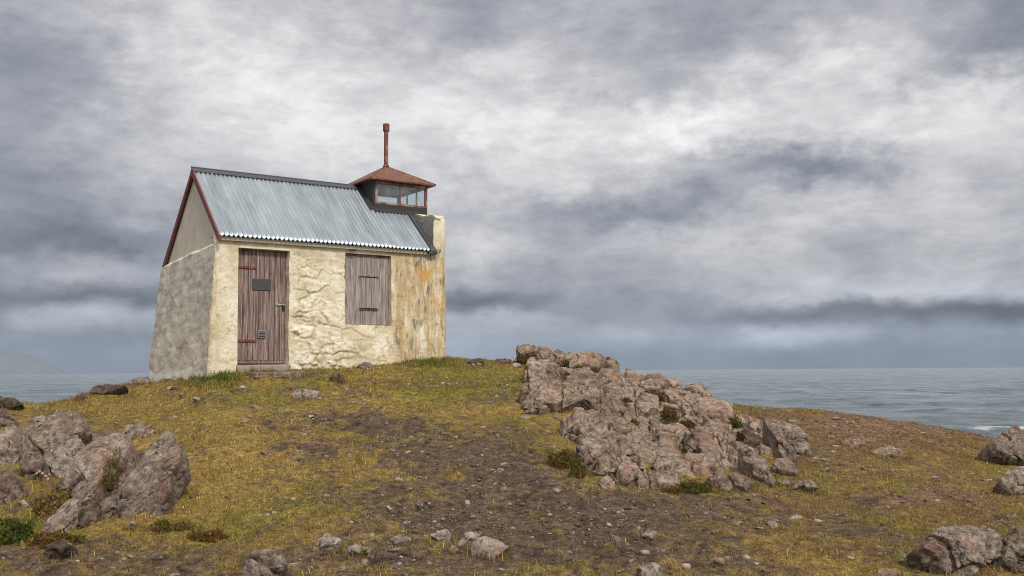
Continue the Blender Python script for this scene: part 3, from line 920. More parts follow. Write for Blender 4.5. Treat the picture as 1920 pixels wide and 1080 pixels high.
def corrugated(u0, u1, v0, v1, zf, hw):
    nu = int((u1 - u0) / PER * 10); nv2 = 16
    uu = np.linspace(u0, u1, nu); ss = np.linspace(0, 1, nv2)
    a, s = np.meshgrid(uu, ss)
    v = v0 + (v1 - v0) * s
    z = zf(v) + AMP * np.sin(2 * np.pi * a / PER) / math.cos(math.atan(SL))
    z += 0.004 * fbm(np.stack([a.ravel() * 0.9, v.ravel() * 0.9], -1), 2, 161).reshape(a.shape)
    sh = _hash(np.floor((a + 0.35) / 0.66).astype(np.int64), np.zeros(a.shape, np.int64), np.zeros(a.shape, np.int64), 3)
    lap = np.abs(((a + 0.35) / 0.66) % 1.0) < 0.05
    z = z + 0.009 * lap
    return np.stack([a, v, z], -1).reshape(-1, 3), grid_faces(nv2, nu), (sh * 0.7 + 0.3 * lap).ravel()


parts = [corrugated(0.022, LX0 - 0.02, -0.125, VR, rise, 0), corrugated(LX0 - 0.02, 3.832, -0.125, LV + 0.01, rise, 0), corrugated(0.022, LX0 - 0.02, VR, V3 + 0.12, fall, 0), corrugated(LX0 - 0.02, 3.832, LVB - 0.01, V3 + 0.12, fall, 0)]
vo, fo, so_, off_ = [], [], [], 0
for a, b, c in parts:
    vo.append(a); fo.append(b + off_); so_.append(c); off_ += len(a)
roof = link('roof', np_mesh('roof', np.concatenate(vo), np.concatenate(fo), True, {'sheet': ('FLOAT', np.concatenate(so_))}), M['galv'], house)
sol = roof.modifiers.new('thickness', 'SOLIDIFY'); sol.thickness = 0.003; sol.offset = -1
nrm = math.hypot(1, SL)
# ridge cap: two bent leaves and a roll
mb = MB()
for sgn in (1, -1):
    e = 0.085
    a = [(0.0, VR, HR + 0.035), (0.0, VR - sgn * e, HR + 0.026 - SL * e), (0.0, VR - sgn * e, HR + 0.020 - SL * e), (0.0, VR, HR + 0.028)]
    mb.prism(a, (LX0 - 0.10, 0, 0))
mb.tube((-0.01, VR, HR + 0.032), (LX0 - 0.10, VR, HR + 0.030), 0.014, n=10)
mb.build('ridge_cap', M['ridge'], roof)
# edge flashing beside the parapet
mb = MB(); mb.prism([(3.835, -0.135, rise(-0.135) - 0.04), (3.835, LV, rise(LV) - 0.02), (3.835, LV, rise(LV) + 0.05), (3.835, -0.12, rise(-0.12) + 0.05)], (0.022, 0, 0))
mb.prism([(3.858, -0.125, rise(-0.125) - 0.03), (3.858, LV, rise(LV) - 0.02), (3.858, LV, rise(LV) + 0.012), (3.858, -0.125, rise(-0.125) + 0.008)], (0.11, 0, 0))
mb.prism([(3.80, -0.128, 2.155), (4.0, -0.10, 2.165), (4.0, -0.10, 2.20), (3.80, -0.128, 2.21)], (0, 0.09, 0))
mb.build('flashing', M['ridge'], house)
# red bargeboards
for nm, a, b in (('bargeboard', (-0.145, rise(-0.145) + 0.012), (VR, HR + 0.012)), ('bargeboard', (VR, HR + 0.012), (V3 + 0.06, fall(V3 + 0.06) + 0.012))):
    MB().prism([(0.000, a[0], a[1]), (0.000, b[0], b[1]), (0.000, b[0], b[1] - 0.135), (0.000, a[0], a[1] - 0.115)], (0.034, 0, 0)).build(nm, M['red_paint'], house)
# eaves board under the sheets and the plastered lintel above door and window
MB().box((0.03, -0.066, 2.150), (3.845, -0.020, 2.212), 0.006).build('eaves_board', material('eaves_board', plain((0.50, 0.43, 0.29), 0.85, 0, 0.2)), house)

# --- door, set back in its opening
V0 = 0.115
door = MB()
nb = 9
bw_ = (1.205 - 0.405) / nb
for i in range(nb):
    off = [0, .003, -.002, .002, -.001, .003, 0, -.003, .001][i]
    door.box((0.405 + i * bw_ + 0.0028, V0 + off, 0.255), (0.405 + (i + 1) * bw_ - 0.0028, V0 + 0.035, 2.030 - 0.004 * i % 0.006), 0.003)
door = door.build('door', M['door'], house)
door.data.transform(Matrix.Translation((0, 0, 0)))
for w_ in (1.755, 0.565):
    hb = MB().box((0.392, V0 - 0.018, w_ - 0.020), (0.715, V0 - 0.0045, w_ + 0.020), 0.003).box((0.380, V0 - 0.020, w_ - 0.045), (0.418, V0 - 0.004, w_ + 0.045), 0.003)
    for q in (0.45, 0.56, 0.68): hb.dome((q, V0 - 0.018, w_), 0.008)
    hb.build('hinge', M['red_iron'], door)
pq = MB().box((0.640, V0 - 0.014, 1.392), (0.958, V0 - 0.0045, 1.578), 0.004)
for q in ((0.652, 1.402), (0.946, 1.402), (0.652, 1.566), (0.946, 1.566)): pq.dome((q[0], V0 - 0.014, q[1]), 0.005)
pq.build('plaque', M['plaque'], door)
# worn, unreadable lines of raised lettering
rl = random.Random(4)
pt = MB()
for li, (wd, hh_) in enumerate(((0.20, 0.013),)):
    x = 0.80 - wd / 2
    while x < 0.80 + wd / 2:
        ww = rl.uniform(0.006, 0.012); pt.box((x, V0 - 0.0160, 1.545), (x + ww, V0 - 0.0135, 1.545 + hh_)); x += ww + 0.005
vg = MB().box((0.742, V0 - 0.022, 0.615), (0.882, V0 - 0.0045, 0.742), 0.006)
vg = vg.build('vent_grille', M['grille'], door)
pt.bm.free()
mb = MB()
for q in range(4): mb.box((0.757, V0 - 0.0245, 0.633 + q * 0.025), (0.867, V0 - 0.0215, 0.645 + q * 0.025))
link('vent_slot', mb.build('vent_slot', M['black']).data, None, door); bpy.data.objects.remove(bpy.data.objects['vent_slot'])
lt = MB().box((1.040, V0 - 0.020, 1.150), (1.130, V0 - 0.0045, 1.182), 0.004).box((1.125, V0 - 0.024, 1.158), (1.200, V0 - 0.005, 1.176), 0.003)
lt.tube((1.07, V0 - 0.022, 1.165), (1.07, V0 - 0.036, 1.165), 0.012).tube((1.16, V0 - 0.024, 1.168), (1.16, V0 - 0.036, 1.168), 0.010)
lt.build('latch', M['brass'], door)
MB().box((1.150, V0 - 0.040, 1.085), (1.192, V0 - 0.020, 1.140), 0.006).build('padlock', M['black'], door)
# frame, sill and rough concrete threshold
mb = MB().box((DL - 0.01, V0 - 0.005, DB - 0.05), (0.402, V0 + 0.06, DT), 0.004).box((1.208, V0 - 0.005, DB - 0.05), (DR + 0.012, V0 + 0.06, DT), 0.004).box((0.403, V0 - 0.002, 2.033), (1.207, V0 + 0.06, DT + 0.005), 0.004)
mb.box((0.404, V0 - 0.02, 0.205), (1.206, V0 + 0.05, 0.250), 0.004)
mb.build('door_frame', M['door'], house)
MB().box((0.41, V0 - 0.030, 0.182), (1.20, V0 + 0.06, 0.203), 0.003).build('door_sill', M['red_paint'], house)
tv = MB(); tv.box((DL - 0.02, -0.075, -0.35), (DR + 0.03, 0.20, 0.180), 0.02)
bmesh.ops.subdivide_edges(tv.bm, edges=tv.bm.edges[:], cuts=8, use_grid_fill=True)
for v in tv.bm.verts:
    q = np.array([[v.co.x, v.co.y, v.co.z]]) * 5
    v.co.y += 0.035 * float(fbm(q, 3, 171)[0]); v.co.z += 0.022 * float(fbm(q, 3, 173)[0])
tv.build('threshold', M['concrete'], house, True)

# --- window shutter of weathered boards with its little hatch
sv = 0.060
sh = MB()
for i in range(5):
    w5 = (WR - 0.012 - WL - 0.03) / 5
    sh.box((WL + 0.03 + i * w5 + 0.0012, sv + [0, .003, -.002, .002, .001][i], WB + 0.006), (WL + 0.03 + (i + 1) * w5 - 0.0012, sv + 0.035, WT - 0.025), 0.003)
sh = sh.build('shutter', M['shutter'], house)
ht = MB()
for i in range(3): ht.box((2.535 + i * 0.105, sv - 0.024, 1.155), (2.638 + i * 0.105, sv - 0.0045, 1.690), 0.003)
ht.build('hatch', M['shutter'], sh)
for w_ in (1.698, 1.140):
    mb = MB().box((2.505, sv - 0.034, w_ - 0.008), (2.875, sv - 0.020, w_ + 0.008), 0.002)
    mb.tube((2.69, sv - 0.03, w_ - 0.015), (2.69, sv - 0.03, w_ + 0.03), 0.006, n=8)
    mb.build('strap', M['black'], sh)
mb = MB().box((WL - 0.01, sv + 0.01, WB), (WL + 0.026, sv + 0.06, WT), 0.003).box((WR - 0.010, sv + 0.0, WB), (WR + 0.012, sv + 0.07, WT), 0.003).box((WL + 0.028, sv + 0.0, WT - 0.022), (WR - 0.012, sv + 0.06, WT + 0.005), 0.003)
mb.build('window_frame', M['frame'], house)

# --- the lantern astride the ridge
LZ0, LZG, LZH = 3.005, 3.155, 3.530
lan = MB()
# tarred cheek on the left, following both slopes
lan.prism([(LX0, LV, rise(LV) - 0.03), (LX0, LV, 3.585), (LX0, LVB, 3.585), (LX0, LVB, fall(LVB) - 0.03), (LX0, VR, HR - 0.03)], (0.03, 0, 0))
# sills front and rear, upstand flashing dressed over the corrugations
lan.prism([(LX0 + 0.031, LV - 0.010, LZ0 + 0.01), (LX0 + 0.031, LV - 0.010, LZG), (LX0 + 0.031, LV + 0.05, LZG), (LX0 + 0.031, LV + 0.05, LZ0 + 0.01)], (LX1 - LX0 - 0.031, 0, 0))
lan.prism([(LX0 + 0.031, LVB + 0.010, LZ0 + 0.01), (LX0 + 0.031, LVB + 0.010, LZG), (LX0 + 0.031, LVB - 0.05, LZG), (LX0 + 0.031, LVB - 0.05, LZ0 + 0.01)], (LX1 - LX0 - 0.031, 0, 0))
lan.prism([(LX0 - 0.015, LV - 0.075, rise(LV - 0.075) + 0.020), (LX0 - 0.015, LV - 0.010, LZ0 + 0.075), (LX0 - 0.015, LV - 0.002, LZ0 + 0.02)], (LX1 - LX0 - 0.2, 0, 0))
lan.prism([(LX0 - 0.075, LV - 0.04, rise(LV - 0.04) + 0.016), (LX0 - 0.075, VR, HR + 0.016), (LX0 - 0.001, VR, HR + 0.045), (LX0 - 0.001, LV - 0.04, rise(LV - 0.04) + 0.05)], (0, 0, 0.006))
lan.box((LX1 - 0.03, LV + 0.051, LZ0 + 0.01), (LX1 - 0.001, LVB - 0.051, LZG), 0)
lantern = lan.build('lantern', M['tar'], house)
# posts and rails
mb = MB()
for (a, b) in ((LX0 + 0.032, LV - 0.014), (LX1 - 0.045, LV - 0.014), (LX0 + 0.032, LVB - 0.036), (LX1 - 0.045, LVB - 0.036)):
    mb.box((a, b, LZG + 0.002), (a + 0.048, b + 0.050, 3.583), 0.004)
for yb in (LV - 0.012, LVB - 0.034):
    mb.box((LX0 + 0.081, yb, LZG + 0.002), (LX1 - 0.046, yb + 0.046, LZG + 0.040), 0.003)
    mb.box((LX0 + 0.081, yb, LZH), (LX1 - 0.046, yb + 0.046, 3.582), 0.003)
    mid = LX0 + 0.56
    mb.box((mid - 0.011, yb + 0.006, LZG + 0.041), (mid + 0.011, yb + 0.036, LZH - 0.001), 0.002)
mb.box((LX1 - 0.042, LV + 0.037, LZG + 0.002), (LX1 + 0.002, LVB - 0.037, LZG + 0.038), 0.003)
mb.box((LX1 - 0.042, LV + 0.037, LZH), (LX1 + 0.002, LVB - 0.037, 3.582), 0.003)
for k_ in (1, 2):
    y_ = LV + (LVB - LV) * k_ / 3
    mb.box((LX1 - 0.034, y_ - 0.011, LZG + 0.039), (LX1 - 0.006, y_ + 0.011, LZH - 0.001), 0.002)
mb.build('window_frame', M['frame'], lantern)
# panes
for (a, b) in (((LX0 + 0.08, LV + 0.008, LZG + 0.04), (mid - 0.011, LV + 0.012, LZH)), ((mid + 0.011, LV + 0.008, LZG + 0.04), (LX1 - 0.046, LV + 0.012, LZH)),
               ((LX0 + 0.08, LVB - 0.012, LZG + 0.04), (mid - 0.011, LVB - 0.008, LZH)), ((mid + 0.011, LVB - 0.012, LZG + 0.04), (LX1 - 0.046, LVB - 0.008, LZH))):
    MB().box(a, b).build('pane', M['glass'], lantern)
for k_ in range(3):
    y0 = LV + (LVB - LV) * k_ / 3 + (0.037 if k_ == 0 else 0.011); y1 = LV + (LVB - LV) * (k_ + 1) / 3 - (0.037 if k_ == 2 else 0.011)
    MB().box((LX1 - 0.022, y0, LZG + 0.038), (LX1 - 0.018, y1, LZH)).build('pane', M['glass'], lantern)
# hipped cap
AU, AZ = 3.705, 4.015
oh = 0.125
c4 = [(LX0 - oh, LV - oh), (LX1 + oh, LV - oh), (LX1 + oh, LVB + oh), (LX0 - oh, LVB + oh)]
bm = bmesh.new()
lo = [bm.verts.new((x, y, 3.586)) for x, y in c4]; hi = [bm.verts.new((x, y, 3.612)) for x, y in c4]
tp = [bm.verts.new((AU + sx_ * 0.05, VR + sy_ * 0.05, AZ - 0.02)) for sx_, sy_ in ((-1, -1), (1, -1), (1, 1), (-1, 1))]
ap = bm.verts.new((AU, VR, AZ + 0.01))
for i in range(4):
    j = (i + 1) % 4
    bm.faces.new((lo[i], lo[j], hi[j], hi[i])); bm.faces.new((hi[i], hi[j], tp[j], tp[i])); bm.faces.new((tp[i], tp[j], ap))
bm.faces.new(lo[::-1])
mb = MB(); mb.bm.free(); mb.bm = bm
for (x, y) in c4:                                   # rolled hips
    mb.tube((x, y, 3.614), (AU, VR, AZ), 0.011, n=8)
mb.build('lantern_roof', M['rust_roof'], lantern)
MB().box((LX0 + 0.035, LV + 0.04, 3.5835), (LX1 - 0.05, LVB - 0.04, 3.5855)).build('ceiling', M['lining'], lantern)
MB().box((LX0 + 0.0315, LV + 0.052, LZ0 + 0.02), (LX0 + 0.036, LVB - 0.04, 3.582)).build('lining', M['lining'], lantern)
mb = MB().tube((AU, VR, AZ - 0.03), (AU, VR, 4.80), 0.041, n=24).tube((AU, VR, AZ - 0.01), (AU, VR, AZ + 0.03), 0.062, 0.045, n=24)
mb.build('flue_pipe', material('flue_paint', rusty((0.165, 0.040, 0.034), (0.33, 0.17, 0.085), 0.50, 0.60, 0.6)), lantern, True)
MB().tube((AU, VR, 4.705), (AU, VR, 4.845), 0.063, n=24).build('flue_cap', M['red_iron'], lantern, True)
# a broken black bracket under the eaves
MB().box((2.28, -0.078, 2.128), (2.40, -0.050, 2.146), 0.003).build('bracket', M['black'], house)

# ------------------------------------------------------------------ rock
def rock_mat(name, base_lo, base_hi, rust, pale, seed=0.0):
    def fn(g, b, out):
        p = g.vmath('ADD', P_(g), (seed, seed * 2, 0))
        n1 = g.noise(p, 2.4, 6, 0.65); n2 = g.noise(p, 11, 8, 0.72); n3 = g.noise(p, 48, 6, 0.75)
        c = g.ramp(n2, [(0.33, tuple(x * 0.35 for x in base_lo)), (0.45, base_lo), (0.60, base_hi)])
        c = g.mix(g.math('MULTIPLY', g.mr(n1, 0.48, 0.60), 0.50), c, rust)
        # crusty pale lichen, orange lichen, dark pits
        v = g.voro(g.vmath('ADD', p, g.vmath('MULTIPLY', g.noise(p, 30, 3, color=True), (0.04, 0.04, 0.04))), 19)
        li = g.math('MULTIPLY', g.mr(v, 0.40, 0.16), g.mr(g.noise(p, 6.5, 5, 0.7), 0.50, 0.62))
        c = g.mix(g.math('MULTIPLY', li, 0.70), c, pale)
        c = g.mix(g.math('MULTIPLY', g.mr(n3, 0.55, 0.68), 0.50), c, pale)
        c = g.mix(1.0, c, g.ramp(g.noise(p, 1.1, 5, 0.6), [(0.33, 0.62), (0.6, 1.15)]), 'MULTIPLY')
        ol = g.math('MULTIPLY', g.mr(g.noise(p, 8.5, 6, 0.75), 0.60, 0.68), 0.7)
        c = g.mix(ol, c, (0.33, 0.125, 0.055))
        c = g.mix(g.math('MULTIPLY', g.mr(n3, 0.46, 0.36), 0.9), c, (0.035, 0.028, 0.024))
        h = g.math('ADD', g.math('MULTIPLY', n2, 1.0), g.math('ADD', g.math('MULTIPLY', n3, 0.45), g.math('MULTIPLY', li, 0.12)))
        setp(g, b, Base_Color=c, Roughness=0.93, Normal=g.bump(h, 1.0, 0.030))
        b.inputs['Specular IOR Level'].default_value = 0.2
    return material(name, fn)


M['rock_pink'] = rock_mat('rock_pink', (0.195, 0.140, 0.106), (0.39, 0.305, 0.243), (0.29, 0.17, 0.11), (0.58, 0.52, 0.45))
M['rock_grey'] = rock_mat('rock_grey', (0.180, 0.140, 0.112), (0.36, 0.295, 0.245), (0.20, 0.105, 0.065), (0.50, 0.46, 0.41), 7.3)
M['rock_dark'] = rock_mat('rock_dark', (0.066, 0.050, 0.038), (0.165, 0.127, 0.098), (0.12, 0.065, 0.038), (0.36, 0.33, 0.30), 3.1)
M['rock_pale'] = rock_mat('rock_pale', (0.27, 0.228, 0.19), (0.46, 0.405, 0.345), (0.28, 0.185, 0.14), (0.58, 0.55, 0.51), 5.7)

_bm = bmesh.new(); bmesh.ops.create_icosphere(_bm, subdivisions=6, radius=1); _bm.verts.ensure_lookup_table()
ICO5 = np.array([v.co for v in _bm.verts]); ICO5F = np.array([[v.index for v in f.verts] for f in _bm.faces]); _bm.free()
_bm = bmesh.new(); bmesh.ops.create_icosphere(_bm, subdivisions=4, radius=1)
ICO4 = np.array([v.co for v in _bm.verts]); ICO4F = np.array([[v.index for v in f.verts] for f in _bm.faces]); _bm.free()
_bm = bmesh.new(); bmesh.ops.create_icosphere(_bm, subdivisions=1, radius=1)
ICO1 = np.array([v.co for v in _bm.verts]); ICO1F = np.array([[v.index for v in f.verts] for f in _bm.faces]); _bm.free()


def radial(poly, ang_):
    """radius of a star-shaped polygon about its centre, per angle"""
    c = poly.mean(0); q = poly - c
    r = np.full(ang_.shape, 0.0)
    dx, dy = np.cos(ang_), np.sin(ang_)
    for a, b in zip(q, np.roll(q, -1, 0)):
        e = b - a
        den = dx * e[1] - dy * e[0]
        den = np.where(np.abs(den) < 1e-9, 1e-9, den)
        t = (a[0] * e[1] - a[1] * e[0]) / den
        s = (a[0] * dy - a[1] * dx) / den
        ok = (t > 0) & (s >= -1e-6) & (s <= 1 + 1e-6)
        r = np.where(ok, np.maximum(r, t), r)
    bad = r <= 0
    if bad.any(): r[bad] = np.median(r[~bad])
    return c, r


FEET = []


def rock_from_outline(name, poly_px, mat, parent=None, tilt=48, thick=0.42, seed=0, dist=None, rough=1.0, sink=0.45, ico=5, boxy=0.5, grain=0.0, grow=1.06, slant=0.12, lean=0.8, joints=(2.0, 2.0)):
    """A boulder or joint block: a solid of real thickness whose face leans back by (90 - tilt) degrees.
    poly_px is how its outline appears in the photo; it is set on the ground where its foot appears."""
    poly_px = np.array(poly_px, float)
    foot = np.array([poly_px[:, 0].mean(), poly_px[:, 1].max() - 0.06 * np.ptp(poly_px[:, 1])])
    poly_px = poly_px.mean(0) + (poly_px - poly_px.mean(0)) * grow
    G = ground_hit(*foot) if dist is None else (lambda r: r / r[1] * dist)(rays(*foot))
    e = math.radians(90 - tilt * lean)
    yaw = math.atan2(-G[0], G[1]) * 0.6
    nrm_ = np.array([-math.sin(yaw) * -math.cos(e) * -1, -math.cos(e) * math.cos(yaw), math.sin(e)])
    nrm_ /= np.linalg.norm(nrm_)
    ex = np.cross([0, 0, 1.0], -nrm_); ex /= np.linalg.norm(ex); ex = -ex if ex[0] < 0 else ex
    ey = np.cross(nrm_, ex); ey = ey if ey[2] > 0 else -ey
    r = rays(poly_px[:, 0], poly_px[:, 1])
    t = (G @ nrm_) / (r @ nrm_)
    pts = r * t[:, None] - G
    pl = np.stack([pts @ ex, pts @ ey], -1)
    ico_v, ico_f = (ICO5, ICO5F) if ico == 5 else (ICO4, ICO4F)
    v = ico_v
    ang_ = np.arctan2(v[:, 1], v[:, 0]); rho = np.hypot(v[:, 0], v[:, 1])
    c, R = radial(pl, ang_)
    size = math.sqrt(np.ptp(pl[:, 0]) * np.ptp(pl[:, 1]))
    small = min(np.ptp(pl[:, 0]), np.ptp(pl[:, 1]))
    # superellipsoid profile: flattish faces, rounded arrises
    th_ = np.arccos(np.clip(v[:, 2], -1, 1))
    rr_ = np.sin(th_) ** boxy; zz = np.sign(v[:, 2]) * np.abs(np.cos(th_)) ** 0.75
    H = thick * small
    lp = np.stack([c[0] + np.cos(ang_) * R * rr_, c[1] + np.sin(ang_) * R * rr_, zz * np.where(zz > 0, H * 0.62, H * 1.3)], -1)
    rs = np.random.default_rng(seed + 100)
    o = rs.uniform(0, 100, 3)
    tx_, ty_ = rs.uniform(-slant, slant, 2)
    lp[:, 2] += np.where(lp[:, 2] > 0, 1.0, 0.3) * (tx_ * (lp[:, 0] - c[0]) + ty_ * (lp[:, 1] - c[1]))
    # facets: a few planes shave the front
    for q in range(7):
        n_ = rs.normal(size=3); n_[2] = abs(n_[2]) + 0.8; n_ /= np.linalg.norm(n_)
        sc_ = np.array([np.ptp(pl[:, 0]) / 2, np.ptp(pl[:, 1]) / 2, H * 0.62])
        qn = ((lp - [c[0], c[1], 0]) / sc_)
        dpl = qn @ n_ - rs.uniform(0.66, 0.92)
        m_ = dpl > 0
        qn[m_] -= n_ * dpl[m_, None] * 0.85
        lp = qn * sc_ + [c[0], c[1], 0]
    f = 1.0 / max(size, 0.05)
    q3 = lp * [1, 1, 1.0]
    if abs(grain) > 0.3: q3 = q3 @ np.array([[math.cos(grain), -math.sin(grain), 0], [math.sin(grain), math.cos(grain), 0], [0, 0, 1]]) * [2.2, 0.45, 1.2]
    dsp = 0.10 * size * fbm(q3 * f * 2.2 + o, 4, seed) * rough
    ridged = 1 - np.abs(fbm(q3 * f * 3.6 + o + 20, 4, seed + 7)) * 2
    dsp = dsp - 0.055 * size * np.clip(ridged - 0.72, 0, 1) / 0.28 * rough              # cracks
    dsp = dsp + 0.020 * min(size, 0.6) * fbm(lp * 16 + o, 4, seed + 3, 0.6) * rough
    if joints:
        qj = (lp[:, :2] - c) @ np.array([[math.cos(grain), -math.sin(grain)], [math.sin(grain), math.cos(grain)]])
        qj = qj + 0.05 * np.stack([fbm(lp * 5 + o, 3, seed + 11), fbm(lp * 5 + o + 9, 3, seed + 12)], -1)
        fr_ = lp[:, 2] > -0.2 * H
        f1, f2, cid = voro2(qj * np.array(joints) + o[:2], seed + 15)
        e_ = f2 - f1
        dsp = dsp + fr_ * ((cid - 0.5) * 0.055 * np.clip(e_ / 0.10, 0, 1) - 0.050 * np.exp(-(e_ / 0.055) ** 2))
        f1, f2, cid = voro2(qj * np.array(joints) * 2.7 + o[:2] + 40, seed + 16)
        dsp = dsp + fr_ * ((cid - 0.5) * 0.022 * np.clip((f2 - f1) / 0.12, 0, 1) - 0.012 * np.exp(-((f2 - f1) / 0.08) ** 2))
    FEET.append((G, np.ptp(pl[:, 0]) / 2, parent is not None))
    nn = np.stack([np.cos(ang_) * np.sin(th_), np.sin(ang_) * np.sin(th_), v[:, 2]], -1)
    lp = lp + nn * (dsp - 0.01 * size)[:, None]
    w = G + lp[:, :1] * ex + lp[:, 1:2] * ey + lp[:, 2:] * nrm_
    org = w.mean(0)
    if parent is not None:
        org = np.array(parent.location)
    me = np_mesh(name, w - org, ico_f, True)
    ob = link(name, me, mat, parent, None if parent is not None else tuple(org))
    return ob


def zt(x0, y0, k, pts): return [(x0 + a * k, y0 + b * k) for a, b in pts]


Z1 = lambda p: zt(960, 640, .1389, p)
Z2 = lambda p: zt(1040, 700, .213, p)
Z3 = lambda p: zt(1200, 700, .213, p)
Z4 = lambda p: zt(1350, 740, .1852, p)
Z6 = lambda p: zt(80, 780, .2222, p)
Z5 = lambda p: zt(0, 750, .3055, p)
Z8 = lambda p: zt(1650, 900, .1667, p)
Z7 = lambda p: zt(420, 940, .302, p)
ZS = lambda p: zt(280, 640, .1771, p)

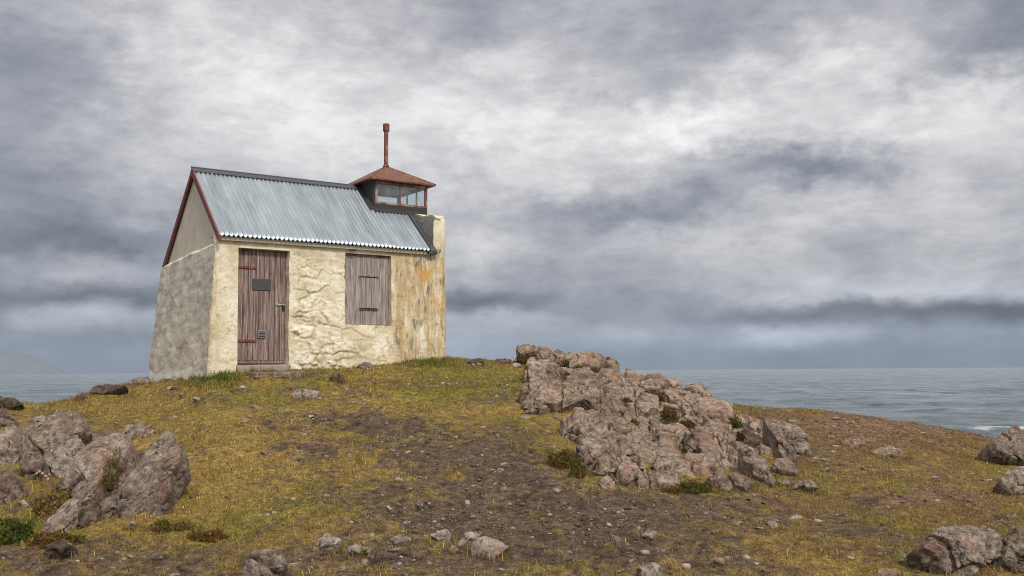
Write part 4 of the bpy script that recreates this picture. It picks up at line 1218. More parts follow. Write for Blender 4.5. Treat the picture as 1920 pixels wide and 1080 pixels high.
crag = tag(empty('rock_outcrop', tuple(ground_hit(1190, 850))), 'long pinkish jointed rock outcrop climbing the slope right of the hut', 'rock outcrop')
CRAG = [
    # skyline rocks at the top
    (Z1, [(75, 60), (180, 65), (260, 70), (350, 95), (390, 150), (300, 200), (200, 200), (150, 225), (110, 215), (70, 190)], 'rock_pink', 66),
    (Z1, [(330, 120), (450, 125), (570, 175), (590, 260), (480, 280), (340, 260)], 'rock_pink', 60),
    (Z1, [(560, 175), (640, 155), (710, 185), (700, 260), (640, 320), (575, 300)], 'rock_pink', 60),
    (Z1, [(680, 240), (760, 170), (850, 180), (910, 215), (840, 290), (760, 320), (660, 320)], 'rock_pink', 60),
    (Z1, [(1020, 240), (1100, 185), (1180, 190), (1260, 235), (1260, 330), (1150, 320), (1050, 290)], 'rock_pink', 60),
    (Z1, [(1235, 235), (1300, 225), (1380, 260), (1450, 320), (1460, 420), (1370, 410), (1280, 390), (1240, 320)], 'rock_pink', 60),
    (Z1, [(770, 340), (830, 250), (930, 210), (1040, 220), (1150, 290), (1310, 395), (1150, 425), (900, 410), (770, 410)], 'rock_pink', 50),
    (Z3, [(-10, 40), (80, 20), (180, 60), (195, 150), (100, 170), (-10, 150)], 'rock_pink', 55),
    (Z3, [(170, 70), (260, 60), (365, 105), (380, 190), (300, 190), (185, 150)], 'rock_pink', 55),
    (Z3, [(365, 170), (420, 120), (500, 130), (580, 150), (620, 190), (605, 262), (540, 250), (450, 200)], 'rock_pink', 60),
    (Z3, [(-10, 105), (60, 90), (180, 150), (170, 205), (50, 220), (-10, 220)], 'rock_pink', 50),
    (Z3, [(150, 180), (250, 160), (340, 190), (395, 255), (370, 310), (250, 280), (170, 235)], 'rock_pink', 50),
    (Z3, [(380, 230), (450, 195), (530, 220), (550, 275), (480, 285), (395, 270)], 'rock_pink', 50),
    # left flank
    (Z1, [(225, 335), (330, 300), (480, 285), (590, 295), (660, 350), (710, 410), (650, 490), (570, 560), (430, 580), (290, 580), (175, 560), (190, 480), (240, 400)], 'rock_pink', 45),
    (Z1, [(150, 585), (230, 540), (350, 560), (520, 550), (660, 590), (690, 650), (670, 720), (500, 730), (350, 720), (250, 750), (170, 780), (120, 770)], 'rock_pink', 55),
    (Z1, [(155, 840), (260, 735), (380, 680), (520, 680), (660, 690), (680, 770), (640, 870), (530, 950), (380, 1010), (250, 1020), (180, 980)], 'rock_pink', 62),
    (Z1, [(95, 740), (170, 710), (240, 715), (190, 830), (170, 900), (100, 840)], 'rock_dark', 70),
    # great block and its broken step
    (Z1, [(730, 620), (850, 480), (930, 475), (1040, 530), (1170, 600), (1230, 700), (1160, 790), (1020, 790), (850, 770), (700, 790)], 'rock_pink', 48),
    (Z1, [(690, 780), (850, 740), (1000, 760), (1110, 830), (1170, 910), (1120, 1010), (1040, 940), (950, 905), (850, 915), (760, 955), (690, 985)], 'rock_pink', 60),
    (Z1, [(1140, 500), (1200, 430), (1300, 400), (1450, 415), (1510, 560), (1490, 720), (1400, 740), (1290, 680), (1200, 640), (1150, 570)], 'rock_pink', 50),
    (Z2, [(60, 375), (170, 380), (330, 390), (365, 440), (345, 530), (250, 575), (200, 550), (100, 555), (65, 575)], 'rock_pink', 60),
    (Z2, [(85, 565), (210, 555), (270, 580), (205, 620), (105, 625)], 'rock_pink', 60),
    (Z2, [(375, 240), (430, 205), (475, 260), (500, 330), (508, 405), (440, 435), (375, 415), (372, 320)], 'rock_pink', 50),
    (Z2, [(468, 230), (540, 225), (595, 280), (602, 365), (575, 400), (515, 425), (495, 360), (475, 290)], 'rock_pink', 50),
    (Z2, [(335, 470), (385, 405), (445, 435), (500, 510), (518, 585), (430, 590), (350, 570), (328, 520)], 'rock_pink', 50),
    (Z2, [(478, 470), (540, 395), (620, 380), (670, 440), (688, 560), (688, 640), (620, 620), (525, 605), (498, 540)], 'rock_pink', 50),
    (Z2, [(198, 630), (290, 550), (400, 570), (515, 575), (530, 680), (510, 770), (420, 805), (350, 850), (315, 885), (240, 850), (222, 740)], 'rock_pink', 58),
    (Z2, [(322, 880), (380, 815), (470, 765), (578, 795), (555, 875), (525, 920), (440, 940), (370, 915)], 'rock_pink', 58),
    (Z2, [(518, 605), (620, 600), (698, 650), (732, 760), (742, 850), (640, 845), (545, 780), (512, 700)], 'rock_pink', 50),
    (Z2, [(535, 875), (590, 810), (685, 825), (742, 850), (735, 945), (665, 992), (585, 970), (538, 925)], 'rock_pink', 58),
    (Z2, [(712, 505), (760, 425), (815, 470), (848, 560), (862, 620), (790, 595), (718, 580)], 'rock_pink', 50),
    (Z2, [(722, 605), (790, 575), (852, 620), (852, 695), (800, 735), (735, 700)], 'rock_pink', 55),
    (Z2, [(735, 720), (795, 710), (808, 790), (806, 885), (750, 930), (738, 835)], 'rock_pink', 58),
    (Z2, [(705, 270), (820, 240), (918, 280), (912, 340), (840, 365), (805, 415), (750, 435), (708, 415)], 'rock_pink', 50),
    (Z2, [(812, 455), (860, 380), (915, 395), (932, 460), (918, 570), (872, 625), (835, 545)], 'rock_pink', 50),
    (Z2, [(838, 355), (895, 330), (938, 370), (922, 410), (860, 400)], 'rock_pink', 50),
    (Z2, [(600, 345), (690, 295), (710, 420), (665, 455), (605, 400)], 'rock_pink', 50),
    (Z2, [(392, 955), (460, 922), (520, 960), (530, 1030), (440, 1045)], 'rock_pink', 60),
    (Z3, [(0, 935), (120, 885), (230, 875), (345, 920), (330, 1000), (240, 1035), (100, 1025), (20, 990)], 'rock_pink', 60),
    # middle columns
    (Z3, [(112, 630), (180, 460), (240, 450), (300, 560), (350, 680), (368, 765), (270, 740), (100, 735)], 'rock_pink', 48),
    (Z3, [(70, 755), (180, 725), (290, 730), (312, 825), (300, 885), (150, 905), (80, 835)], 'rock_pink', 58),
    (Z3, [(395, 670), (425, 560), (510, 508), (595, 545), (670, 640), (708, 755), (600, 768), (500, 755), (402, 725)], 'rock_pink', 50),
    (Z3, [(490, 490), (580, 462), (685, 462), (757, 500), (772, 590), (760, 650), (745, 755), (700, 730), (665, 630), (590, 548)], 'rock_pink', 46),
    (Z3, [(462, 800), (560, 742), (665, 755), (715, 800), (710, 915), (620, 935), (472, 925)], 'rock_pink', 56),
    (Z3, [(612, 930), (700, 915), (788, 1000), (745, 1042), (665, 1050)], 'rock_pink', 60),
    (Z3, [(355, 290), (480, 258), (600, 268), (710, 295), (800, 380), (812, 455), (700, 468), (520, 468), (410, 490), (385, 395)], 'rock_pink', 38),
    (Z3, [(312, 585), (390, 525), (408, 560), (370, 610), (395, 705), (335, 705)], 'rock_pink', 50),
    # right-hand shoulder
    (Z4, [(112, 275), (160, 215), (285, 210), (325, 275), (305, 340), (230, 375), (150, 340)], 'rock_pink', 55),
    (Z4, [(292, 300), (350, 262), (445, 245), (470, 340), (440, 420), (400, 485), (345, 410), (292, 365)], 'rock_pink', 52),
    (Z4, [(182, 410), (270, 348), (355, 385), (405, 460), (395, 600), (300, 615), (212, 550), (240, 480)], 'rock_dark', 66),
    (Z4, [(450, 280), (600, 262), (648, 330), (660, 450), (730, 540), (770, 650), (755, 712), (680, 675), (595, 580), (540, 445), (485, 370)], 'rock_grey', 50),
    (Z4, [(412, 460), (480, 365), (545, 430), (560, 510), (525, 575), (455, 495)], 'rock_dark', 66),
    (Z4, [(632, 290), (750, 312), (845, 390), (880, 465), (840, 510), (760, 500), (740, 565), (680, 500), (645, 410)], 'rock_grey', 52),
    (Z4, [(745, 540), (850, 495), (905, 570), (920, 650), (860, 622), (775, 585)], 'rock_grey', 60),
    (Z4, [(72, 615), (150, 552), (218, 590), (208, 670), (140, 745), (82, 690)], 'rock_grey', 56),
    (Z4, [(150, 770), (220, 642), (305, 720), (360, 795), (325, 845), (225, 825)], 'rock_grey', 58),
    (Z4, [(212, 580), (330, 592), (458, 655), (508, 750), (550, 905), (535, 952), (420, 885), (325, 845), (340, 770), (250, 690)], 'rock_grey', 52),
    (Z4, [(78, 825), (150, 782), (225, 825), (318, 850), (318, 920), (260, 985), (145, 930)], 'rock_grey', 60),
    (Z4, [(482, 705), (620, 692), (725, 715), (808, 805), (755, 845), (615, 805), (500, 772)], 'rock_pink', 48),
]
for i, (zf, poly, m, tl) in enumerate(CRAG):
    rock_from_outline('rock_block', zf(poly), M[m], crag, tl, 0.62, i, rough=0.62, boxy=0.20, grow=1.09, slant=0.22, lean=0.58, grain=0.15, joints=(3.4, 1.5))
# the bedrock they have split from, showing down in the joints
def bedrock(name, poly_px, mat, parent, lift, seed):
    poly_px = np.array(poly_px, float)
    pts = np.array([ground_hit(*q) for q in poly_px])[:, :2]
    x0, y0 = pts.min(0) - 0.1; x1, y1 = pts.max(0) + 0.1
    n = 300
    X, Y = np.meshgrid(np.linspace(x0, x1, n), np.linspace(y0, y1, n))
    q = np.stack([X.ravel(), Y.ravel()], -1)
    ins = np.zeros(len(q), bool); dist = np.full(len(q), 9.0)
    for a, b in zip(pts, np.roll(pts, -1, 0)):
        cnd = ((a[1] > q[:, 1]) != (b[1] > q[:, 1])) & (q[:, 0] < (b[0] - a[0]) * (q[:, 1] - a[1]) / (b[1] - a[1] + 1e-12) + a[0]); ins ^= cnd
        e = b - a; t = np.clip(((q - a) @ e) / (e @ e), 0, 1); dist = np.minimum(dist, np.linalg.norm(q - a - t[:, None] * e, axis=1))
    h = np.where(ins, np.clip(dist / 0.35, 0, 1), -np.clip(dist / 0.2, 0, 1))
    f1, f2, cid = voro2(q * np.array([3.6, 2.4]) + 0.25 * np.stack([fbm(q * 3, 3, seed + 1), fbm(q * 3, 3, seed + 2)], -1), seed)
    bj = (cid - 0.5) * 0.16 * np.clip((f2 - f1) / 0.10, 0, 1) - 0.09 * np.exp(-((f2 - f1) / 0.07) ** 2)
    z = ground(q[:, 0], q[:, 1], False) + lift * h + (0.07 * fbm(q * 4, 6, seed, 0.6) + bj) * (h > 0) - 0.05
    v = np.stack([q[:, 0], q[:, 1], z], -1) - np.array(parent.location)
    link(name, np_mesh(name, v, grid_faces(n, n)), mat, parent)


bedrock('bedrock', [(1000, 690), (1100, 690), (1180, 705), (1320, 752), (1420, 800), (1480, 840), (1420, 880), (1340, 905), (1150, 905), (1110, 860), (1075, 800), (1040, 760), (990, 720)], M['rock_pink'], crag, 0.11, 301)

slab = tag(empty('rock_outcrop', tuple(ground_hit(230, 950))), 'slanting grey slab of lichened rock with parallel cracks at the left', 'rock outcrop')
SLAB = [
    ([(155, 595), (280, 390), (450, 240), (625, 155), (660, 145), (730, 190), (745, 300), (695, 450), (605, 560), (515, 680), (440, 740), (330, 780), (255, 660)], 56),
    ([(585, 855), (645, 640), (730, 540), (800, 370), (900, 212), (960, 140), (1085, 140), (1165, 260), (1200, 400), (1110, 510), (1065, 650), (975, 755), (850, 845), (690, 895)], 56),
    ([(680, 160), (740, 105), (850, 75), (925, 105), (958, 165), (905, 220), (800, 210), (735, 205)], 60),
    ([(972, 400), (1060, 325), (1165, 305), (1207, 415), (1115, 500), (1095, 570), (1010, 600), (962, 505)], 56),
    ([(872, 725), (960, 595), (1065, 555), (1068, 670), (970, 755), (845, 845)], 58),
    ([(840, 880), (950, 765), (1080, 735), (1018, 845), (920, 875)], 64),
    ([(15, 990), (60, 875), (180, 652), (295, 695), (308, 785), (230, 915), (200, 970), (90, 1010)], 60),
    ([(422, 890), (495, 690), (600, 650), (660, 645), (600, 840), (560, 895)], 60),
    ([(682, 990), (720, 875), (795, 885), (808, 930)], 64),
    ([(250, 935), (350, 820), (465, 735), (435, 880), (370, 975)], 64),
    ([(492, 650), (600, 520), (665, 490), (610, 610), (520, 685)], 56),
]
for i, (poly, tl) in enumerate(SLAB):
    rock_from_outline('rock_block', Z6(poly), M['rock_dark' if i == 9 else 'rock_grey'], slab, tl, 0.42, 200 + i, rough=0.50, boxy=0.16, grow=1.03, slant=0.14, grain=-0.5, joints=(5.5, 0.9))
bedrock('bedrock', [(130, 880), (200, 830), (300, 800), (335, 850), (310, 920), (270, 960), (180, 990), (110, 985)], M['rock_dark'], slab, 0.04, 303)  # darker rock puts the shade of the crevices into the colour

edge_ = tag(empty('rock_outcrop', tuple(ground_hit(60, 900))), 'broken grey rocks at the left edge, beside the slanting slab', 'rock outcrop')
for i, (poly, m, tl) in enumerate([
    ([(-60, 265), (55, 200), (115, 185), (95, 290), (135, 345), (60, 425), (-60, 420)], 'rock_grey', 55),
    ([(90, 295), (130, 185), (250, 145), (330, 135), (420, 95), (505, 105), (532, 195), (470, 230), (400, 270), (300, 335), (180, 355)], 'rock_grey', 55),
    ([(232, 380), (330, 292), (420, 245), (492, 235), (518, 290), (460, 360), (485, 390), (390, 480), (315, 440)], 'rock_pale', 52),
    ([(122, 355), (220, 335), (258, 370), (242, 460), (180, 512), (132, 440)], 'rock_grey', 60),
    ([(30, 415), (110, 475), (148, 525), (95, 600), (40, 655), (-70, 660), (-70, 425)], 'rock_grey', 58),
    ([(522, 245), (580, 215), (655, 208), (705, 218), (605, 268), (535, 278)], 'rock_grey', 50)]):
    rock_from_outline('rock_block', Z5(poly), M[m], edge_, tl, 0.45, 230 + i, rough=0.62, boxy=0.20, grow=1.08, slant=0.22)
bedrock('bedrock', [(0, 815), (80, 800), (150, 800), (150, 850), (100, 900), (30, 940), (-40, 930), (-40, 830)], M['rock_dark'], edge_, 0.04, 305)  # dark bedrock colour, painted-in shade for the gaps between blocks

# single boulders and stones
STONES = [
    (Z8, [(360, 745), (480, 645), (650, 565), (900, 525), (1000, 495), (1120, 505), (1205, 570), (1300, 690), (1345, 785), (1320, 905), (1205, 1010), (1050, 1095), (900, 1115), (760, 1035), (550, 870), (420, 785)], 'rock_grey', 62, 'large brown boulder with ring lichens and a cleft, bottom right', 'boulder'),
    (Z8, [(1308, 670), (1440, 585), (1550, 515), (1640, 465), (1720, 475), (1760, 700), (1740, 1100), (1450, 1060), (1335, 1030), (1322, 880)], 'rock_grey', 64, 'grey boulder cut off by the bottom right corner of the view', 'boulder'),
    (lambda p: p, [(1868, 902), (1893, 880), (1930, 874), (1965, 900), (1955, 932), (1900, 925)], 'rock_grey', 58, 'low grey boulder at the right edge, below the pointed one', 'boulder'),
    (lambda p: p, [(1842, 838), (1862, 820), (1890, 806), (1925, 814), (1970, 845), (1960, 878), (1890, 874), (1852, 856)], 'rock_grey', 62, 'pointed grey boulder against the sea at the right edge', 'boulder'),
    (Z7, [(510, 300), (600, 215), (640, 200), (705, 215), (745, 255), (695, 290), (600, 300), (535, 318)], 'rock_pale', 58, 'pale humped stone, leftmost of the row of stones in the foreground', 'stone'),
    (Z7, [(750, 290), (830, 262), (915, 298), (928, 340), (830, 350)], 'rock_pale', 56, 'pinkish flat stone with a green sprig in the foreground row', 'stone'),
    (Z7, [(1020, 248), (1100, 205), (1168, 232), (1158, 272), (1055, 276)], 'rock_pale', 55, 'low pale stone near the middle of the foreground row, tiny white pebble behind', 'stone'),
    (Z7, [(1025, 300), (1110, 276), (1095, 308), (1040, 314)], 'rock_pale', 55, 'thin flat stone just below the low pale stone of the row', 'stone'),
    (Z7, [(1248, 218), (1330, 174), (1392, 158), (1412, 190), (1388, 255), (1330, 272)], 'rock_pale', 62, 'wedge shaped grey stone, left of the last three in the foreground row', 'stone'),
    (Z7, [(1432, 272), (1480, 195), (1540, 172), (1598, 188), (1592, 232), (1505, 280), (1460, 302)], 'rock_pale', 62, 'tilted pale stone between the wedge stone and the rounded stone', 'stone'),
    (Z7, [(1522, 318), (1560, 258), (1640, 222), (1702, 214), (1772, 265), (1748, 298), (1645, 346), (1535, 350)], 'rock_pale', 62, 'rounded greenish grey stone at the right end of the foreground row', 'stone'),
    (Z7, [(100, 480), (150, 375), (210, 322), (370, 318), (395, 378), (340, 440), (300, 520), (180, 540)], 'rock_grey', 66, 'broad grey boulder with a white lichen ring at the bottom edge', 'boulder'),
    (Z7, [(1180, 32), (1215, 0), (1250, 40), (1222, 72)], 'rock_pink', 62, 'small upright reddish stone on the bare path', 'stone'),
    (Z7, [(1402, 300), (1440, 286), (1462, 306), (1432, 325), (1408, 318)], 'rock_pink', 58, 'small pinkish pebble between two foreground stones', 'stone'),
    (ZS, [(1502, 580), (1540, 512), (1700, 518), (1818, 535), (1765, 612), (1650, 602), (1525, 615)], 'rock_pale', 62, 'flat topped pale building stone lying on the turf before the door', 'stone'),
    (ZS, [(910, 498), (1000, 448), (1065, 490), (1010, 520)], 'rock_pale', 55, 'small pale stone in the turf below the door', 'stone'),
    (ZS, [(205, 510), (260, 480), (305, 492), (295, 522)], 'rock_dark', 55, 'small dark stone in the turf below the gable wall', 'stone'),
    (ZS, [(300, 570), (345, 535), (392, 560), (350, 598)], 'rock_grey', 55, 'small grey stone below the green tuft at the gable corner', 'stone'),
    (lambda p: zt(0, 560, .2037, p), [(815, 878), (848, 815), (960, 790), (1155, 793), (1178, 825), (1080, 860), (950, 898)], 'rock_dark', 60, 'flat dark ledge of rock at the sea edge left of the hut', 'rock'),
    (lambda p: zt(0, 560, .2037, p), [(1150, 808), (1220, 738), (1290, 718), (1388, 742), (1378, 785), (1260, 812)], 'rock_grey', 60, 'rounded grey rock beside the gable, right of the flat ledge', 'rock'),
    (lambda p: p, [(-30, 752), (0, 741), (25, 746), (45, 757), (20, 764), (-30, 766)], 'rock_dark', 60, 'dark rock on the skyline at the far left', 'rock'),
    (lambda p: p, [(-30, 778), (-5, 764), (14, 768), (28, 784), (18, 796), (-30, 800)], 'rock_grey', 62, 'rounded boulder at the left edge, below the skyline rock', 'boulder'),
    (Z5, [(98, 618), (150, 608), (185, 652), (130, 660)], 'rock_pale', 60, 'small pale stone under the rocks at the left edge', 'stone'),
    (Z5, [(242, 975), (310, 885), (400, 842), (468, 880), (405, 940), (300, 970)], 'rock_dark', 62, 'dark brown stone in the heath below the slanting slab', 'stone'),
    (Z4, [(592, 895), (690, 842), (768, 888), (705, 930), (625, 932)], 'rock_pink', 58, 'low pinkish stone beyond the toe of the long outcrop', 'stone'),
    (Z4, [(690, 985), (790, 862), (860, 832), (945, 885), (1012, 955), (900, 975), (815, 950)], 'rock_grey', 60, 'grey wedge of rock at the right toe of the long outcrop', 'rock'),
    (Z4, [(1012, 757), (1080, 728), (1128, 770), (1060, 800)], 'rock_pale', 56, 'small pale stone in the grass right of the long outcrop', 'stone'),
    (lambda p: zt(790, 630, .1615, p), [(540, 330), (590, 258), (680, 255), (740, 285), (720, 330), (620, 345)], 'rock_dark', 60, 'dark red skyline rock in the turf between hut and outcrop', 'rock'),
    (lambda p: zt(790, 630, .1615, p), [(840, 300), (900, 262), (1000, 258), (1050, 285), (1000, 318), (880, 322)], 'rock_pink', 60, 'low reddish skyline rock just left of the outcrop', 'rock'),
    (lambda p: zt(790, 630, .1615, p), [(575, 340), (640, 320), (690, 335), (640, 355)], 'rock_pale', 50, 'flat pale stone under the dark red skyline rock', 'stone'),
    (lambda p: zt(790, 630, .1615, p), [(990, 355), (1080, 335), (1180, 332), (1120, 362)], 'rock_pale', 50, 'flat pale stone in the turf at the head of the outcrop', 'stone'),
    (lambda p: p, [(1630, 846), (1660, 836), (1695, 842), (1702, 856), (1650, 860)], 'rock_pink', 48, 'broad low stone in the brown turf right of the outcrop', 'stone'),
    (lambda p: p, [(1570, 832), (1600, 824), (1628, 832), (1600, 842)], 'rock_pink', 46, 'flat worn stone set in the brown turf near the crest', 'stone'),
    (lambda p: p, [(1740, 896), (1754, 888), (1768, 897), (1752, 902)], 'rock_pale', 55, 'small pale stone alone on the brown slope at the right', 'stone'),
    (Z8, [(135, 660), (180, 575), (245, 620), (215, 655)], 'rock_pale', 60, 'small pale stone left of the large brown boulder', 'stone'),
    (Z8, [(1360, 430), (1440, 360), (1540, 385), (1570, 440), (1450, 460)], 'rock_grey', 55, 'low grey stone in the grass behind the large brown boulder', 'stone'),
    (Z8, [(-20, 1030), (60, 1000), (150, 1020), (180, 1090), (60, 1120), (-20, 1110)], 'rock_pink', 60, 'pale stone at the bottom edge left of the large boulder', 'stone'),
    (lambda p: p, [(1195, 1070), (1215, 1050), (1245, 1056), (1250, 1090), (1200, 1095)], 'rock_pale', 60, 'pale stone at the bottom edge in the bare soil', 'stone'),
    (lambda p: p, [(1200, 1005), (1215, 992), (1232, 1000), (1222, 1012)], 'rock_pale', 56, 'small pale stone in the gravel, right of the foreground row', 'stone'),
    (lambda p: p, [(1120, 1025), (1145, 1005), (1170, 1015), (1160, 1035)], 'rock_pink', 52, 'flat brown stone in the gravel below the outcrop', 'stone'),
    (lambda p: zt(430, 670, .38, p), [(500, 115), (520, 90), (555, 92), (572, 118), (535, 135)], 'rock_dark', 60, 'dark stone in the turf under the window', 'stone'),
    (lambda p: zt(530, 440, .2593, p), [(540, 960), (580, 925), (640, 940), (650, 975), (590, 990)], 'rock_grey', 60, 'grey footing stone at the foot of the front wall', 'stone'),
    (lambda p: zt(790, 630, .1615, p), [(240, 300), (255, 250), (290, 245), (305, 290), (280, 315)], 'rock_dark', 66, 'dark stone at the right corner of the hut', 'stone'),
]
for i, (zf, poly, m, tl, lab, cat) in enumerate(STONES):
    o = rock_from_outline(cat if cat != 'rock' else 'rock', zf(poly), M[m], None, tl, 0.62, 400 + i, rough=0.75, grow=0.95, ico=5 if cat == 'boulder' else 4, boxy=0.55, sink=0.5)
    tag(o, lab, cat)
# worn doorstep slab before the door
st = MB().box((-0.42, -0.20, -0.10), (0.40, 0.20, 0.0), 0.02)
bmesh.ops.subdivide_edges(st.bm, edges=st.bm.edges[:], cuts=9, use_grid_fill=True)
for v in st.bm.verts:
    q = np.array([[v.co.x, v.co.y, v.co.z]])
    v.co.x += 0.07 * float(fbm(q * 2.4, 4, 501)[0]); v.co.y += 0.08 * float(fbm(q * 2.8, 4, 503)[0]); v.co.z += 0.016 * float(fbm(q * 6, 4, 505)[0])
st = st.build('doorstep', M['rock_pink'], None, True)
q = HOUSE.to_3d() + Vector((0.86 * HU[0] - 0.48 * HV[0] * 1.0, 0.86 * HU[1] - 0.48 * HV[1], 0))
st.location = (q.x, q.y, -0.072 + 0.065); st.rotation_euler = (0, 0, TH)
tag(st, 'worn flat stone step on the turf in front of the plank door', 'doorstep')

# ------------------------------------------------------------------ turf: matted short grass and moss
HC = np.array([HOUSE.x, HOUSE.y])


def in_house(x, y):
    q = np.stack([x, y], -1) - HC
    u = q @ HU; v = q @ HV
    return (u > -0.05) & (u < 4.2) & (v > 0.0) & (v < 3.4)


def scatter(n, dmin, dmax, power, amax=0.60):
    r = rng.random(n)
    k = power + 1
    dd = (dmin ** k + r * (dmax ** k - dmin ** k)) ** (1 / k)
    a = rng.uniform(-amax, amax, n)
    return dd * np.tan(a), dd


def m_blade(g, b, out):
    at = g.new('ShaderNodeAttribute', attribute_name='blade')
    setp(g, b, Base_Color=at.outputs['Color'], Roughness=0.75)
    b.inputs['Specular IOR Level'].default_value = 0.2
    tl = g.new('ShaderNodeBsdfTranslucent'); g.l.new(at.outputs['Color'], tl.inputs[0])
    ms = g.new('ShaderNodeMixShader'); ms.inputs[0].default_value = 0.25
    g.l.new(b.outputs[0], ms.inputs[1]); g.l.new(tl.outputs[0], ms.inputs[2]); g.l.new(ms.outputs[0], out.inputs[0])


M['blade'] = material('grass_blade', m_blade)


def blades(n, dmin, dmax, power, hmin, hmax, wid, lean, seed, keep=None):
    x, y = scatter(n, dmin, dmax, power)
    z = ground(x, y)
    cvv, px, py = cover(x, y, z)
    p = np.stack([x, y], -1)
    clump = fbm(p * 7, 3, 201)
    m = (rng.random(n) < np.clip((cvv - 0.22) / 0.4, 0.04, 1) * np.clip(0.75 + 1.1 * clump, 0.10, 1)) & ~in_house(x, y)
    m &= ~(on_rock(px, py) & (rng.random(n) < 0.93))
    if keep is not None: m &= keep(x, y, px, py)
    x, y, z, px, py, cvv, clump = (q[m] for q in (x, y, z, px, py, cvv, clump))
    n = len(x)
    w = tint(x, y, px, py)
    ch = (np.cumsum(w, 1) > rng.random(n)[:, None]).argmax(1)
    blend = 0.55
    col = blend * TURF[ch] + (1 - blend) * (w @ TURF)
    col = col * rng.lognormal(-0.08, 0.50, n)[:, None] * (0.95 + 0.35 * clump)[:, None]
    dry = rng.random(n) < 0.10
    col[dry] = np.array([0.42, 0.33, 0.17]) * rng.uniform(0.7, 1.1, dry.sum())[:, None]
    h = rng.uniform(hmin, hmax, n) * (0.75 + 0.6 * np.clip(clump + 0.3, 0, 1)) * np.clip(0.5 + 0.6 * cvv, 0.5, 1.1)
    lush = blob(px, py, 400, 714, 52, 12) + 0.8 * blob(px, py, 475, 692, 38, 10) + 0.5 * blob(px, py, 800, 682, 50, 7)
    h = h * (1 + 1.6 * np.clip(lush, 0, 1))
    gcol = np.array([0.075, 0.125, 0.022]); lw = np.clip(lush * 1.1, 0, 0.9)[:, None]
    col = col * (1 - lw) + gcol * rng.lognormal(0, 0.25, n)[:, None] * lw
    t = rng.uniform(0, 2 * np.pi, n)
    ln = np.clip(rng.normal(lean, 0.25, n), 0.05, 1.35) * (1 - 0.4 * np.clip(lush, 0, 1))
    sc_ = wid * rng.uniform(0.7, 1.3, n) * (0.6 + y / 16)
    dirx, diry = np.cos(t), np.sin(t)
    bx, by = -diry, dirx
    b0 = np.stack([x - bx * sc_, y - by * sc_, z - 0.006], -1); b1 = np.stack([x + bx * sc_, y + by * sc_, z - 0.006], -1)
    l1 = ln * 0.6
    mid = np.stack([x + dirx * np.sin(l1) * h * 0.55, y + diry * np.sin(l1) * h * 0.55, z + np.cos(l1) * h * 0.55], -1)
    m0 = mid - np.stack([bx, by, np.zeros(n)], -1) * (sc_ * 0.75)[:, None]; m1 = mid + np.stack([bx, by, np.zeros(n)], -1) * (sc_ * 0.75)[:, None]
    tip = mid + np.stack([dirx * np.sin(ln) * h * 0.55, diry * np.sin(ln) * h * 0.55, np.cos(ln) * h * 0.45], -1)
    V_ = np.stack([b0, b1, m0, m1, tip], 1).reshape(-1, 3)
    i0 = np.arange(n)[:, None] * 5
    F_ = np.concatenate([i0 + np.array([[0, 1, 3]]), i0 + np.array([[0, 3, 2]]), i0 + np.array([[2, 3, 4]])], 0)
    C_ = np.repeat(np.concatenate([col, np.ones((n, 1))], 1), 5, 0)
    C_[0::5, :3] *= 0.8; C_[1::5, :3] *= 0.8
    return V_, F_, C_


gv, gf, gc, goff = [], [], [], 0
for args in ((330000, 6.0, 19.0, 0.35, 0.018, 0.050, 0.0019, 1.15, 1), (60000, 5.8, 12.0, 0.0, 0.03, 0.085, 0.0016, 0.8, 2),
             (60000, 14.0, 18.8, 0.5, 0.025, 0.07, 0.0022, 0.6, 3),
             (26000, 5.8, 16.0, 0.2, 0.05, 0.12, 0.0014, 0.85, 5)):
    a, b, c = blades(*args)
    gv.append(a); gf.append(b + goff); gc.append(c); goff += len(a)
# lush ranker tufts against the foot of the walls
a, b, c = blades(170000, 13.5, 18.0, 0.5, 0.03, 0.065, 0.0022, 0.75, 4, lambda x, y, px, py: (blob(px, py, 400, 714, 60, 14) + blob(px, py, 475, 692, 45, 12) + blob(px, py, 800, 682, 60, 8) + 0.6 * blob(px, py, 590, 690, 30, 5)) > 0.25)
gv.append(a); gf.append(b + goff); gc.append(c)
goff += len(a)
fx, fy = [], []
for G_, hw, isblk in FEET:
    k_ = int(np.clip(hw * (260 if isblk else 620), 25, 420))
    t_ = rng.uniform(0, 2 * np.pi, k_); rr_ = rng.uniform(0.80, 1.30, k_)
    fx.append(G_[0] + np.cos(t_) * rr_ * hw); fy.append(G_[1] + 0.10 * hw + np.sin(t_) * rr_ * hw * 0.55)
FX, FY = np.concatenate(fx), np.concatenate(fy)
_sc = scatter
scatter = lambda n, *a: (FX.copy(), FY.copy())
_cv = cover
cover = lambda x, y, z: (np.full(x.shape, 0.9),) + project(np.stack([x, y, z], -1))
_or = on_rock
on_rock = lambda px, py: np.zeros(px.shape, bool)
a, b, c = blades(len(FX), 0, 0, 0, 0.04, 0.10, 0.0020, 0.75, 9)
scatter, cover, on_rock = _sc, _cv, _or
gv.append(a); gf.append(b + goff); gc.append(c)
tag(link('grass', np_mesh('grass', np.concatenate(gv), np.concatenate(gf), False, {'blade': ('FLOAT_COLOR', np.concatenate(gc))}), M['blade']), kind='stuff')

